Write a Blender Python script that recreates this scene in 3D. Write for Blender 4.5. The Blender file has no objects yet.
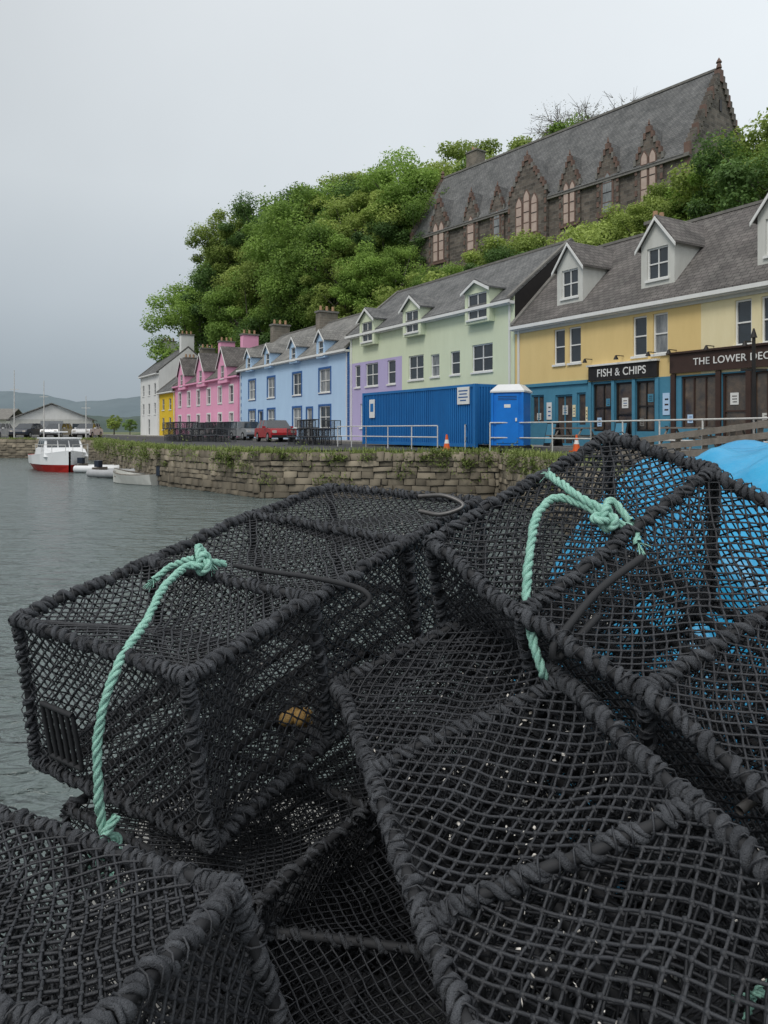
import bpy, math, random
import numpy as np
from mathutils import Vector, Matrix
from mathutils.geometry import tessellate_polygon
random.seed(7); rng=np.random.default_rng(7)
SC=bpy.context.scene
COL=SC.collection
EZ=2.5   # eye height above the water
ST=1.85  # street level

# ------------------------------------------------------------------ materials
def nodes(name):
    m=bpy.data.materials.new(name); m.use_nodes=True
    nt=m.node_tree; b=nt.nodes['Principled BSDF']
    return m,nt,b
def M(name,col,rough=.8,col2=None,scale=3.0,bump=0.0,bscale=30.0,metal=0.0,spec=.3,streak=False,bd=.02):
    m,nt,b=nodes(name)
    b.inputs['Roughness'].default_value=rough
    b.inputs['Metallic'].default_value=metal
    b.inputs['Specular IOR Level'].default_value=spec
    tc=nt.nodes.new('ShaderNodeTexCoord')
    if col2 is None: col2=tuple(c*.78 for c in col)
    mp=nt.nodes.new('ShaderNodeMapping'); nt.links.new(tc.outputs['Object'],mp.inputs[0])
    if streak: mp.inputs['Scale'].default_value=(1,1,.3)
    n=nt.nodes.new('ShaderNodeTexNoise'); n.inputs['Scale'].default_value=scale; n.inputs['Detail'].default_value=8
    n.inputs['Roughness'].default_value=.72
    nt.links.new(mp.outputs[0],n.inputs['Vector'])
    r=nt.nodes.new('ShaderNodeValToRGB'); r.color_ramp.elements[0].position=.28; r.color_ramp.elements[1].position=.66
    r.color_ramp.elements[0].color=(*col2,1); r.color_ramp.elements[1].color=(*col,1)
    nt.links.new(n.outputs[0],r.inputs[0]); nt.links.new(r.outputs[0],b.inputs['Base Color'])
    if bump>0:
        n2=nt.nodes.new('ShaderNodeTexNoise'); n2.inputs['Scale'].default_value=bscale; n2.inputs['Detail'].default_value=4
        nt.links.new(tc.outputs['Object'],n2.inputs['Vector'])
        bp=nt.nodes.new('ShaderNodeBump'); bp.inputs['Strength'].default_value=bump; bp.inputs['Distance'].default_value=bd
        nt.links.new(n2.outputs[0],bp.inputs['Height']); nt.links.new(bp.outputs[0],b.inputs['Normal'])
    return m
def brickM(name,c1,c2,mortar,bw,rh,ms,rough=.85,bump=.5,tint=None):
    m,nt,b=nodes(name); b.inputs['Roughness'].default_value=rough; b.inputs['Specular IOR Level'].default_value=.25
    uv=nt.nodes.new('ShaderNodeUVMap')
    nz=nt.nodes.new('ShaderNodeTexNoise'); nz.inputs['Scale'].default_value=1.7; nz.inputs['Detail'].default_value=3
    nt.links.new(uv.outputs[0],nz.inputs['Vector'])
    add=nt.nodes.new('ShaderNodeMixRGB'); add.blend_type='LINEAR_LIGHT'; add.inputs[0].default_value=.04
    nt.links.new(uv.outputs[0],add.inputs[1]); nt.links.new(nz.outputs['Color'],add.inputs[2])
    t=nt.nodes.new('ShaderNodeTexBrick'); t.inputs['Scale'].default_value=1
    t.inputs['Brick Width'].default_value=bw; t.inputs['Row Height'].default_value=rh
    t.inputs['Mortar Size'].default_value=ms; t.inputs['Mortar Smooth'].default_value=.3
    t.inputs['Color1'].default_value=(*c1,1); t.inputs['Color2'].default_value=(*c2,1); t.inputs['Mortar'].default_value=(*mortar,1)
    nt.links.new(add.outputs[0],t.inputs['Vector'])
    n=nt.nodes.new('ShaderNodeTexNoise'); n.inputs['Scale'].default_value=.8; n.inputs['Detail'].default_value=8; n.inputs['Roughness'].default_value=.7
    nt.links.new(uv.outputs[0],n.inputs['Vector'])
    r=nt.nodes.new('ShaderNodeValToRGB'); r.color_ramp.elements[0].position=.35; r.color_ramp.elements[1].position=.7
    r.color_ramp.elements[0].color=(.58,.58,.55,1); r.color_ramp.elements[1].color=(1.18,1.15,1.08,1)
    if tint: r.color_ramp.elements[1].color=(*tint,1)
    nt.links.new(n.outputs[0],r.inputs[0])
    mx=nt.nodes.new('ShaderNodeMixRGB'); mx.blend_type='MULTIPLY'; mx.inputs[0].default_value=1
    nt.links.new(t.outputs['Color'],mx.inputs[1]); nt.links.new(r.outputs[0],mx.inputs[2]); nt.links.new(mx.outputs[0],b.inputs['Base Color'])
    bp=nt.nodes.new('ShaderNodeBump'); bp.inputs['Strength'].default_value=bump; bp.inputs['Distance'].default_value=.03; bp.invert=True
    nt.links.new(t.outputs['Fac'],bp.inputs['Height']); nt.links.new(bp.outputs[0],b.inputs['Normal'])
    return m
def attrM(name,c1,c2,rough=.8,trans=0,nscale=.6):
    m,nt,b=nodes(name); b.inputs['Roughness'].default_value=rough; b.inputs['Specular IOR Level'].default_value=.25
    a=nt.nodes.new('ShaderNodeAttribute'); a.attribute_name='val'
    tc=nt.nodes.new('ShaderNodeTexCoord')
    oi=nt.nodes.new('ShaderNodeObjectInfo')
    n=nt.nodes.new('ShaderNodeTexNoise'); n.inputs['Scale'].default_value=nscale; n.inputs['Detail'].default_value=3
    nt.links.new(tc.outputs['Object'],n.inputs['Vector'])
    ad=nt.nodes.new('ShaderNodeMath'); ad.operation='MULTIPLY_ADD'; ad.inputs[1].default_value=.5
    nt.links.new(a.outputs['Fac'],ad.inputs[0])
    m2=nt.nodes.new('ShaderNodeMath'); m2.operation='MULTIPLY_ADD'; m2.inputs[1].default_value=.35
    nt.links.new(oi.outputs['Random'],m2.inputs[0]); 
    m3=nt.nodes.new('ShaderNodeMath'); m3.operation='MULTIPLY'; m3.inputs[1].default_value=.45
    nt.links.new(n.outputs[0],m3.inputs[0]); nt.links.new(m3.outputs[0],m2.inputs[2])
    nt.links.new(m2.outputs[0],ad.inputs[2])
    r=nt.nodes.new('ShaderNodeValToRGB'); r.color_ramp.elements[0].position=.2; r.color_ramp.elements[1].position=.95
    r.color_ramp.elements[0].color=(*c1,1); r.color_ramp.elements[1].color=(*c2,1)
    nt.links.new(ad.outputs[0],r.inputs[0]); nt.links.new(r.outputs[0],b.inputs['Base Color'])
    if trans>0:
        tr=nt.nodes.new('ShaderNodeBsdfTranslucent'); nt.links.new(r.outputs[0],tr.inputs[0])
        ms=nt.nodes.new('ShaderNodeMixShader'); ms.inputs[0].default_value=trans
        nt.links.new(b.outputs[0],ms.inputs[1]); nt.links.new(tr.outputs[0],ms.inputs[2])
        nt.links.new(ms.outputs[0],nt.nodes['Material Output'].inputs[0])
    return m

m_yel=M('paint_yellow',(.80,.60,.27),.85,(.73,.54,.235),1.4,.2,60,streak=True)
m_cream=M('paint_cream',(.86,.76,.49),.85,(.78,.68,.41),1.4,.2,60,streak=True)
m_green=M('paint_pale_green',(.70,.76,.56),.85,(.63,.69,.50),1.4,.2,60,streak=True)
m_lilac=M('paint_lilac',(.50,.44,.68),.85,(.45,.39,.61),1.4,.2,60,streak=True)
m_blue=M('paint_light_blue',(.48,.66,.87),.85,(.43,.60,.81),1.4,.2,60,streak=True)
m_dblue=M('paint_deep_blue',(.04,.13,.36),.6)
m_pink=M('paint_pink',(.84,.40,.57),.85,(.77,.34,.50),1.4,.2,60,streak=True)
m_byel=M('paint_bright_yellow',(.85,.58,.04),.85)
m_white=M('paint_white',(.82,.82,.80),.6,(.70,.70,.68),2.0,streak=True)
m_offw=M('paint_off_white',(.66,.66,.62),.8,(.54,.54,.50),2.0,.2,50,streak=True)
m_teal=M('paint_teal',(.08,.26,.38),.6,(.06,.21,.31),2.0)
m_dark=M('paint_dark',(.025,.022,.022),.5,(.015,.014,.014),3)
m_brown=M('paint_brown',(.06,.035,.028),.5)
m_glass=M('window_glass',(.035,.045,.055),.06,(.02,.025,.03),1.5,spec=.8)
m_glass2=M('window_glass_curtained',(.34,.35,.35),.12,(.06,.07,.08),2.3,spec=.8,streak=True)
m_glass3=M('shop_glass',(.14,.10,.07),.08,(.02,.025,.03),2.6,spec=.8)
m_board=M('window_boarding',(.56,.45,.39),.8,(.42,.31,.27),2)
m_slate=brickM('slate_grey',(.155,.16,.172),(.205,.21,.22),(.06,.062,.067),.28,.2,.012)
m_slate2=brickM('slate_brownish',(.145,.135,.138),(.20,.19,.19),(.055,.052,.055),.28,.2,.012)
m_slate3=brickM('slate_light',(.23,.23,.235),(.29,.29,.29),(.11,.11,.11),.3,.22,.012)
m_rubble=brickM('church_rubble',(.105,.093,.088),(.22,.19,.172),(.22,.21,.20),.5,.27,.022,bump=.8)
m_sand=M('red_sandstone',(.205,.135,.11),.9,(.12,.08,.068),3,.4,12)
m_stone=M('grey_stone',(.24,.23,.21),.9,(.13,.125,.12),3,.5,14)
m_chim=brickM('chimney_stone',(.2,.18,.16),(.26,.23,.2),(.3,.29,.27),.4,.2,.015)
m_pot=M('clay_pot',(.45,.28,.17),.8)
m_asph=M('asphalt',(.07,.07,.072),.9,(.045,.045,.047),1.5,.3,80)
m_conc=M('concrete',(.28,.275,.26),.9,(.17,.17,.16),1.3,.4,25)
m_pave=M('paving',(.30,.29,.28),.9,(.21,.2,.19),2)
m_verge=M('verge',(.10,.14,.045),.95,(.16,.14,.10),1.2,.6,18)
m_hill=M('undergrowth',(.07,.12,.032),.95,(.035,.06,.02),.6,.5,6)
m_cblue=M('container_blue',(.02,.18,.48),.5,(.015,.13,.37),1.4,streak=True)
m_tblue=M('plastic_blue',(.012,.20,.70),.35,(.01,.16,.58),2)
m_tarp=M('tarp_blue',(.02,.36,.64),.38,(.012,.25,.50),2.5,.25,25,spec=.5)
m_rail=M('rail_white',(.7,.7,.68),.5,(.45,.43,.4),5)
m_orange=M('cone_orange',(.75,.13,.03),.5)
m_red=M('car_red',(.42,.015,.02),.25,spec=.6)
m_silver=M('car_silver',(.4,.41,.42),.3,metal=.5)
m_wcar=M('car_white',(.7,.7,.7),.3)
m_navy=M('car_dark',(.03,.04,.06),.3)
m_tyre=M('rubber',(.015,.015,.015),.8)
m_lamp=M('lamp_lens',(.6,.55,.5),.15)
m_bred=M('hull_red',(.45,.025,.02),.4)
m_grp=M('grp_white',(.78,.79,.80),.3,(.70,.71,.72),1)
m_tubeg=M('inflatable_grey',(.42,.43,.44),.5)
m_wood=M('weathered_wood',(.26,.23,.20),.9,(.14,.125,.105),5,.4,30,streak=True)
m_net=M('net_twine',(.040,.043,.050),.5,(.014,.015,.018),11,.6,500,spec=.45,bd=.002)
m_rope=M('wrap_rope',(.125,.132,.145),.97,(.034,.036,.041),24,1.0,520,bd=.005,spec=.15)
m_core=M('bar_rubber',(.03,.031,.034),.7)
m_mint=M('mint_rope',(.44,.76,.64),.85,(.27,.56,.46),50,.9,700,bd=.004)
m_steel=M('dull_steel',(.16,.16,.16),.45,(.08,.07,.065),20,metal=.6)
m_shell=M('shell',(.72,.70,.66),.6,(.42,.38,.32),60)
m_ochre=M('ochre_bait',(.55,.36,.13),.6,(.35,.2,.07),40)
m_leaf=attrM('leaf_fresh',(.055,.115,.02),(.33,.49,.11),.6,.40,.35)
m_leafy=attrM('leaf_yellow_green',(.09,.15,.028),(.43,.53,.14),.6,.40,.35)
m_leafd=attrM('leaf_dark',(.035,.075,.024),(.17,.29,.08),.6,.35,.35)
m_leafg=attrM('leaf_bud_grey',(.16,.15,.11),(.34,.34,.25),.8,.2,.35)
m_grass=attrM('grass_blades',(.07,.11,.02),(.30,.36,.12),.7,.3,.8)
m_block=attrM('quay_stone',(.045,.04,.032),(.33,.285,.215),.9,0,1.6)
m_bark=M('bark',(.17,.15,.13),.9,(.10,.09,.08),6,.5,20)
m_hills=M('distant_hill_hazed',(.15,.19,.21),1,(.115,.15,.17),.012,0)  # atmospheric haze painted into the hills' blue-grey base colour
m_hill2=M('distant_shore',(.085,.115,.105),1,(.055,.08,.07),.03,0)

# ------------------------------------------------------------------ mesh builder
def empty(name,loc=(0,0,0)):
    e=bpy.data.objects.new(name,None); e.location=loc; e.empty_display_size=.2; COL.objects.link(e); return e
class MB:
    def __init__(s,name): s.n=name; s.v=[]; s.f=[]; s.m=[]; s.mats=[]
    def poly(s,pts,mat):
        if mat not in s.mats: s.mats.append(mat)
        i=len(s.v); s.v.extend([tuple(p) for p in pts]); s.f.append(tuple(range(i,i+len(pts)))); s.m.append(s.mats.index(mat))
    def box(s,F,a0,a1,b0,b1,c0,c1,mat):
        if mat not in s.mats: s.mats.append(mat)
        i=len(s.v)
        for c in (c0,c1):
            for (a,b) in ((a0,b0),(a1,b0),(a1,b1),(a0,b1)): s.v.append(tuple(F(a,b,c)))
        for q in ((0,1,2,3),(4,5,6,7),(0,1,5,4),(1,2,6,5),(2,3,7,6),(3,0,4,7)):
            s.f.append(tuple(i+k for k in q)); s.m.append(s.mats.index(mat))
    def slab(s,p,t,mat,dirv=None):
        p=[Vector(q) for q in p]
        n=(p[1]-p[0]).cross(p[2]-p[0]).normalized() if dirv is None else Vector(dirv)
        q=[a+n*t for a in p]; k=len(p)
        s.poly(p,mat); s.poly(q,mat)
        for i in range(k): s.poly((p[i],p[(i+1)%k],q[(i+1)%k],q[i]),mat)
    def cyl(s,F,c,axis,r0,r1,l0,l1,mat,k=12):
        def pt(an,r,l):
            u=c[0]+r*math.cos(an); v=c[1]+r*math.sin(an)
            return F(*((l,u,v) if axis==0 else (u,l,v) if axis==1 else (u,v,l)))
        A=[2*math.pi*i/k for i in range(k)]
        for i in range(k):
            a,b=A[i],A[(i+1)%k]
            s.poly((pt(a,r0,l0),pt(b,r0,l0),pt(b,r1,l1),pt(a,r1,l1)),mat)
        s.poly([pt(a,r0,l0) for a in A],mat)
        if r1>1e-4: s.poly([pt(a,r1,l1) for a in A],mat)
    def done(s,parent=None,smooth=False,bevel=0,weld=False):
        me=bpy.data.meshes.new(s.n); me.from_pydata(s.v,[],s.f)
        for m in s.mats: me.materials.append(m)
        me.polygons.foreach_set('material_index',s.m)
        me.update()
        uv=me.uv_layers.new(name='UVMap')
        Z=Vector((0,0,1))
        for p in me.polygons:
            n=p.normal
            if abs(n.z)>.97: t=Vector((1,0,0)); b=Vector((0,1,0))
            else: t=Z.cross(n).normalized(); b=n.cross(t)
            for li in p.loop_indices:
                co=me.vertices[me.loops[li].vertex_index].co
                uv.data[li].uv=(co.dot(t),co.dot(b))
        if weld or bevel:
            import bmesh
            bm=bmesh.new(); bm.from_mesh(me); bmesh.ops.remove_doubles(bm,verts=bm.verts,dist=.0005)
            bmesh.ops.recalc_face_normals(bm,faces=bm.faces); bm.to_mesh(me); bm.free()
        if smooth: me.polygons.foreach_set('use_smooth',[True]*len(me.polygons))
        o=bpy.data.objects.new(s.n,me); COL.objects.link(o)
        if parent: o.parent=parent
        if bevel:
            md=o.modifiers.new('bevel','BEVEL'); md.width=bevel; md.segments=2; md.limit_method='ANGLE'
        return o
def mesh_np(name,V,Fq,mats,midx=None,smooth=False,attr=None,link=True):
    me=bpy.data.meshes.new(name); nv=len(V); nf=len(Fq)
    me.vertices.add(nv); me.vertices.foreach_set('co',np.asarray(V,dtype=np.float32).ravel())
    me.loops.add(nf*4); me.loops.foreach_set('vertex_index',np.asarray(Fq,dtype=np.int32).ravel())
    me.polygons.add(nf); me.polygons.foreach_set('loop_start',np.arange(0,nf*4,4,dtype=np.int32))
    for m in mats: me.materials.append(m)
    if midx is not None: me.polygons.foreach_set('material_index',np.asarray(midx,dtype=np.int32))
    if smooth: me.polygons.foreach_set('use_smooth',np.ones(nf,dtype=bool))
    if attr is not None:
        a=me.attributes.new('val','FLOAT','POINT'); a.data.foreach_set('value',np.asarray(attr,dtype=np.float32))
    me.update(); me.validate()
    if not link: return me
    o=bpy.data.objects.new(name,me); COL.objects.link(o); return o
def frame(x,y,z,ang=0):
    c,s=math.cos(ang),math.sin(ang)
    return lambda a,b,h:(x+a*c-b*s, y+a*s+b*c, z+h)

# ------------------------------------------------------------------ row frame
U=(-.5145,.8575); N=(.8575,.5145)
def RF(s,d,h): return (6.02+s*U[0]+d*N[0],34+s*U[1]+d*N[1],ST+h)
U2=(-.6127,.7903); N2=(.7903,.6127)
def CF(s,d,h): return (20.68+s*U2[0]+d*N2[0],50+s*U2[1]+d*N2[1],EZ+h)

def wall(mb,F,a0,a1,h0,h1,d,ops,matfn,ba=(),bh=(),rev=.14,revmat=None):
    A=sorted({a0,a1}|{x for o in ops for x in o[:2] if a0<x<a1}|{x for x in ba if a0<x<a1})
    H=sorted({h0,h1}|{x for o in ops for x in o[2:4] if h0<x<h1}|{x for x in bh if h0<x<h1})
    for i in range(len(A)-1):
        for j in range(len(H)-1):
            ca=(A[i]+A[i+1])/2; ch=(H[j]+H[j+1])/2
            if any(o[0]<ca<o[1] and o[2]<ch<o[3] for o in ops): continue
            mb.poly((F(A[i],d,H[j]),F(A[i+1],d,H[j]),F(A[i+1],d,H[j+1]),F(A[i],d,H[j+1])),matfn(ca,ch))
    for o in ops:
        a,b,c,e=o[:4]; m=revmat or matfn((a+b)/2,c-.01)
        mb.poly((F(a,d,c),F(a,d,e),F(a,d+rev,e),F(a,d+rev,c)),m)
        mb.poly((F(b,d,c),F(b,d,e),F(b,d+rev,e),F(b,d+rev,c)),m)
        mb.poly((F(a,d,c),F(b,d,c),F(b,d+rev,c),F(a,d+rev,c)),m)
        mb.poly((F(a,d,e),F(b,d,e),F(b,d+rev,e),F(a,d+rev,e)),m)
def win(fr,F,o,d,fm,gm,cols=1,rows=2,bar=.06,sill=True,sm=None):
    a,b,c,e=o[:4]
    fr.poly((F(a,d+.11,c),F(b,d+.11,c),F(b,d+.11,e),F(a,d+.11,e)),gm)
    fr.box(F,a,a+bar,d+.06,d+.125,c,e,fm); fr.box(F,b-bar,b,d+.06,d+.125,c,e,fm)
    fr.box(F,a+bar,b-bar,d+.06,d+.125,c,c+bar,fm); fr.box(F,a+bar,b-bar,d+.06,d+.125,e-bar,e,fm)
    for i in range(1,rows):
        h=c+(e-c)*i/rows; fr.box(F,a+bar,b-bar,d+.065,d+.12,h-.025,h+.025,fm)
    for i in range(1,cols):
        x=a+(b-a)*i/cols; fr.box(F,x-.022,x+.022,d+.07,d+.118,c+bar,e-bar,fm)
    if sill: fr.box(F,a-.06,b+.06,d-.07,d+.05,c-.08,c+.004,sm or fm)
def surround(fr,F,o,d,m,w=.14,p=.03):
    a,b,c,e=o[:4]
    fr.box(F,a-w,a,d-p,d+.02,c-w,e+w,m); fr.box(F,b,b+w,d-p,d+.02,c-w,e+w,m)
    fr.box(F,a,b,d-p,d+.02,e,e+w,m); fr.box(F,a,b,d-p,d+.02,c-w,c,m)
def dormer(wl,rf,fr,F,sc,w,d0,hb,he,hp,back,wm,rm,tm,fm,gm,o,cols=2,rows=2,hipped=False):
    a,b=sc-w/2,sc+w/2
    wall(wl,F,a,b,hb,he,d0,[o],lambda x,y:wm)
    wl.poly((F(a,d0,he),F(b,d0,he),F(sc,d0,hp)),wm)
    wl.poly((F(a,d0,hb),F(b,d0,hb),F(b,d0+.6,hb),F(a,d0+.6,hb)),wm)
    for x in (a,b): wl.poly((F(x,d0,hb),F(x,back,hb),F(x,back,he),F(x,d0,he)),wm)
    ov=.16; k=(hp-he)/(w/2); hl=he-ov*k
    for sg in (-1,1):
        e=sc+sg*(w/2+ov)
        rf.slab((F(e,d0-.15,hl+.03),F(sc,d0-.15,hp+.03),F(sc,back,hp+.03),F(e,back,hl+.03)),.07,rm,(0,0,1))
        rf.slab((F(e,d0-.15,hl-.11),F(sc,d0-.15,hp-.11),F(sc,d0-.15,hp+.025),F(e,d0-.15,hl+.025)),.04,tm,(-N[0],-N[1],0))
    win(fr,F,o,d0,fm,gm,cols,rows)
def chimney(mb,F,s,d,w,l,h0,h1,m,pots=3):
    mb.box(F,s-w/2,s+w/2,d-l/2,d+l/2,h0,h1,m)
    mb.box(F,s-w/2-.08,s+w/2+.08,d-l/2-.08,d+l/2+.08,h1,h1+.14,m_stone)
    for i in range(pots):
        dd=d-l/2+l*(i+.5)/pots
        mb.cyl(F,(s,dd),2,.12,.10,h1+.14,h1+.55,m_pot,8)
def house(name,s0,s1,eave,ridge,depth,matfn,ops,ba,bh,roofm,trim,dorm=(),chims=(),surr=None,frm=m_white,sidem=None,skew=True):
    P=empty(name); s0+=.012; s1-=.012
    wl=MB('walls'); rf=MB('roof'); fr=MB('windows'); ch=MB('chimneys')
    wall(wl,RF,s0,s1,-.3,eave,0,ops,matfn,ba,bh)
    sm=sidem or matfn(s0+.1,eave-.1); dr=depth/2
    for x in (s0,s1):
        wl.poly((RF(x,0,-.3),RF(x,depth,-.3),RF(x,depth,eave),RF(x,dr,ridge),RF(x,0,eave)),sm)
    wl.poly((RF(s0,depth,-.3),RF(s1,depth,-.3),RF(s1,depth,eave),RF(s0,depth,eave)),sm)
    k=(ridge-eave)/dr
    rf.slab((RF(s0,-.28,eave-.28*k+.03),RF(s1,-.28,eave-.28*k+.03),RF(s1,dr,ridge+.03),RF(s0,dr,ridge+.03)),.08,roofm,(0,0,1))
    rf.slab((RF(s0,depth+.28,eave-.28*k+.03),RF(s1,depth+.28,eave-.28*k+.03),RF(s1,dr,ridge+.03),RF(s0,dr,ridge+.03)),.08,roofm,(0,0,1))
    rf.box(RF,s0,s1,dr-.1,dr+.1,ridge+.06,ridge+.17,m_stone)
    rf.box(RF,s0,s1,-.38,-.285,eave-.28*k-.12,eave-.28*k+.02,trim)
    rf.box(RF,s0,s1,-.27,0-.003,eave-.28*k-.16,eave-.28*k-.02,trim)
    if skew:
        for x0,x1 in ((s0,s0+.22),(s1-.22,s1)):
            for dd,dm in ((-.3,dr),(depth+.3,dr)):
                kk=k
                rf.slab((RF(x0,dd,eave-.3*kk+.12),RF(x1,dd,eave-.3*kk+.12),RF(x1,dm,ridge+.13),RF(x0,dm,ridge+.13)),.1,m_stone,(0,0,1))
    for o in ops:
        g=random.choice([m_glass,m_glass,m_glass2])
        if len(o)>4 and o[4]=='shop': win(fr,RF,o,0,o[5],m_glass3,o[6],o[7],.07,sill=False)
        else:
            win(fr,RF,o,0,frm,g,2 if o[1]-o[0]>1.0 else 1,2)
            if surr: surround(fr,RF,o,0,surr)
    for dd in dorm: dormer(wl,rf,fr,RF,*dd)
    for c in chims: chimney(ch,RF,*c)
    for x in (s0+.3,s1-.3): fr.box(RF,x-.04,x+.04,-.09,-.01,0,eave-.2,trim)
    wl.done(P); rf.done(P); fr.done(P)
    if chims: ch.done(P)
    return P
def text(body,F_origin,size,mat,parent,xs=1.0):
    cu=bpy.data.curves.new('lettering','FONT'); cu.body=body; cu.size=size; cu.extrude=.008; cu.align_x='CENTER'; cu.align_y='CENTER'
    cu.materials.append(mat); cu.space_character=1.05; cu.offset=.002
    o=bpy.data.objects.new('lettering',cu); COL.objects.link(o)
    m=Matrix(((-U[0],0,-N[0],F_origin[0]),(-U[1],0,-N[1],F_origin[1]),(0,1,0,F_origin[2]),(0,0,0,1)))
    o.matrix_world=m@Matrix.Diagonal((xs,1,1,1)); o.parent=parent
    return o

# yellow / cream shop row --------------------------------------------------
def ymat(s,h):
    if h<2.55 and s>-8.3: return m_teal
    if h<3.45 and s>-8.3 and s<-4.4: return m_teal if h<2.6 else m_yel
    if h<2.6: return m_teal
    return m_yel if s>-9.7 else m_cream
yops=[(-3.17,-2.52,3.45,4.95),(-4.08,-3.4,3.45,4.95),(-7.4,-6.75,3.45,4.95),(-8.33,-7.68,3.45,4.95),(-11.57,-10.97,3.45,4.95),(-12.5,-11.9,3.45,4.95),(-15.5,-14.8,3.45,4.95),(-17,-16.3,3.45,4.95),
 (-1.9,-1.1,.9,2.2,'shop',m_teal,2,1),(-3.6,-2.6,.02,2.15,'shop',m_teal,2,1),(-4.35,-3.85,.8,2.2,'shop',m_teal,1,1),
 (-5.75,-4.75,.6,2.5,'shop',m_dark,2,2),(-6.75,-5.9,.02,2.5,'shop',m_dark,1,2),(-7.75,-6.9,.6,2.5,'shop',m_dark,2,2),
 (-10.3,-8.9,.7,2.55,'shop',m_brown,3,1),(-11.4,-10.5,.02,2.55,'shop',m_brown,1,2),(-13.0,-11.6,.7,2.55,'shop',m_brown,3,1)]
def dspec(sc,w,d0,hb,he,hp,back,wm,rm,tm,wd,h0,h1,cols=2):
    return (sc,w,d0,hb,he,hp,back,wm,rm,tm,m_white,m_glass,(sc-wd/2,sc+wd/2,h0,h1),cols,2)
Y=house('yellow_shop_house',-19,0,5.6,9.0,7,ymat,yops,(-9.7,-8.3,-4.4),(2.55,2.6,3.45),m_slate2,m_white,
  [dspec(c,1.5,.35,5.85,7.65,8.6,3.2,m_offw,m_slate2,m_white,.95,6.3,7.5,2) for c in (-3.1,-7.6,-12.3,-16.6)],
  [(-4.8,3.9,.6,.8,8.2,9.5,m_chim,2)])
sh=MB('shopfront')
sh.box(RF,-7.95,-4.6,-.12,-.004,2.62,3.2,m_dark)
sh.box(RF,-8.0,-4.55,-.2,-.004,3.2,3.27,m_white)
sh.box(RF,-13.6,-8.5,-.12,-.004,2.68,3.36,m_brown)
sh.box(RF,-13.7,-8.4,-.2,-.004,3.36,3.43,m_brown)
sh.box(RF,-4.5,-.2,-.08,-.004,2.56,2.7,m_teal)
for x in (-4.62,-5.82,-6.83,-7.9): sh.box(RF,x-.07,x+.07,-.07,-.004,0,2.6,m_teal)
for x in (-8.6,-10.4,-11.5,-13.2): sh.box(RF,x-.09,x+.09,-.09,-.004,0,2.66,m_brown)
sh.box(RF,-19,-.05,-.06,-.004,5.05,5.2,m_offw)
pc=[m_white,m_offw,m_cream,m_offw,m_stone,m_blue,m_teal]
def poster(s,h,w_,t,d=-.03):
    sh.box(RF,s-w_/2,s+w_/2,d,d+.02,h,h+t,random.choice(pc))
    for i in range(3): sh.box(RF,s-w_*.32,s+w_*.32*random.uniform(.3,1),d-.006,d-.001,h+t*(.2+.24*i),h+t*(.2+.24*i)+t*.07,random.choice([m_dark,m_brown,m_dblue]))
for s_,h_,w_,t_ in ((-2.25,1.1,.3,.75),(-.7,1.0,.4,.6),(-.7,1.75,.4,.3),(-3.72,1.2,.16,.5),(-4.42,1.0,.1,.6),(-8.28,1.2,.3,.8),(-8.28,.5,.25,.4)): poster(s_,h_,w_,t_)
for s_,h_,w_,t_ in ((-5.0,.8,.22,.35),(-5.45,1.6,.2,.3),(-7.1,.8,.2,.3),(-7.5,1.7,.25,.3),(-6.3,1.5,.3,.4),(-9.2,.9,.22,.3),(-10.9,1.5,.3,.4),(-12.0,.9,.25,.3),(-3.1,1.3,.3,.4),(-1.5,1.1,.25,.3)): poster(s_,h_,w_,t_,.085)
for x in (-4.7,-6.3,-7.8,-8.7,-10.2,-11.6,-13.1):
    sh.box(RF,x-.012,x+.012,-.42,-.004,3.5,3.53,m_dark); sh.cyl(RF,(x,-.42),2,.10,.03,3.36,3.52,m_dark,8)
sh.done(Y)
text('FISH & CHIPS',RF(-6.27,-.135,2.9),.43,m_white,Y,.93)
text('THE LOWER DECK',RF(-11.0,-.135,3.02),.345,m_white,Y,1.0)

# green / lilac -------------------------------------------------------------
def gmat(s,h): return m_lilac if (s>9.7 and h<4.9) or (9.0<s<9.7 and h<0) else m_green
gops=[(1.6,3.2,3.5,4.85),(4.2,5.0,3.5,4.7),(6.0,6.8,3.5,4.7),(7.5,9.0,3.45,4.8),(10.4,11.3,3.35,4.75),(12.4,13.9,3.35,4.75),(14.6,15.3,3.35,4.75),
 (1.5,2.9,.8,2.3),(4.2,5.2,.8,2.3),(7.2,8.8,.8,2.3),(11,12,.8,2.3),(13.4,14.6,.8,2.3)]
G=house('green_and_lilac_house',0,16,6.85,9.75,7.2,gmat,gops,(9.7,9.0),(4.9,0),m_slate,m_white,
  [dspec(2.4,1.9,-.33,5.85,7.45,7.9,2.6,m_green,m_slate,m_white,1.5,6.05,7.3,2),
   dspec(8.2,1.8,-.33,5.85,7.4,8.05,2.6,m_green,m_slate,m_white,1.3,6.05,7.25,2),
   dspec(13.2,1.8,-.33,5.85,7.4,8.05,2.6,m_green,m_slate,m_white,1.3,6.05,7.25,2)],
  [],sidem=m_dark)
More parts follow.
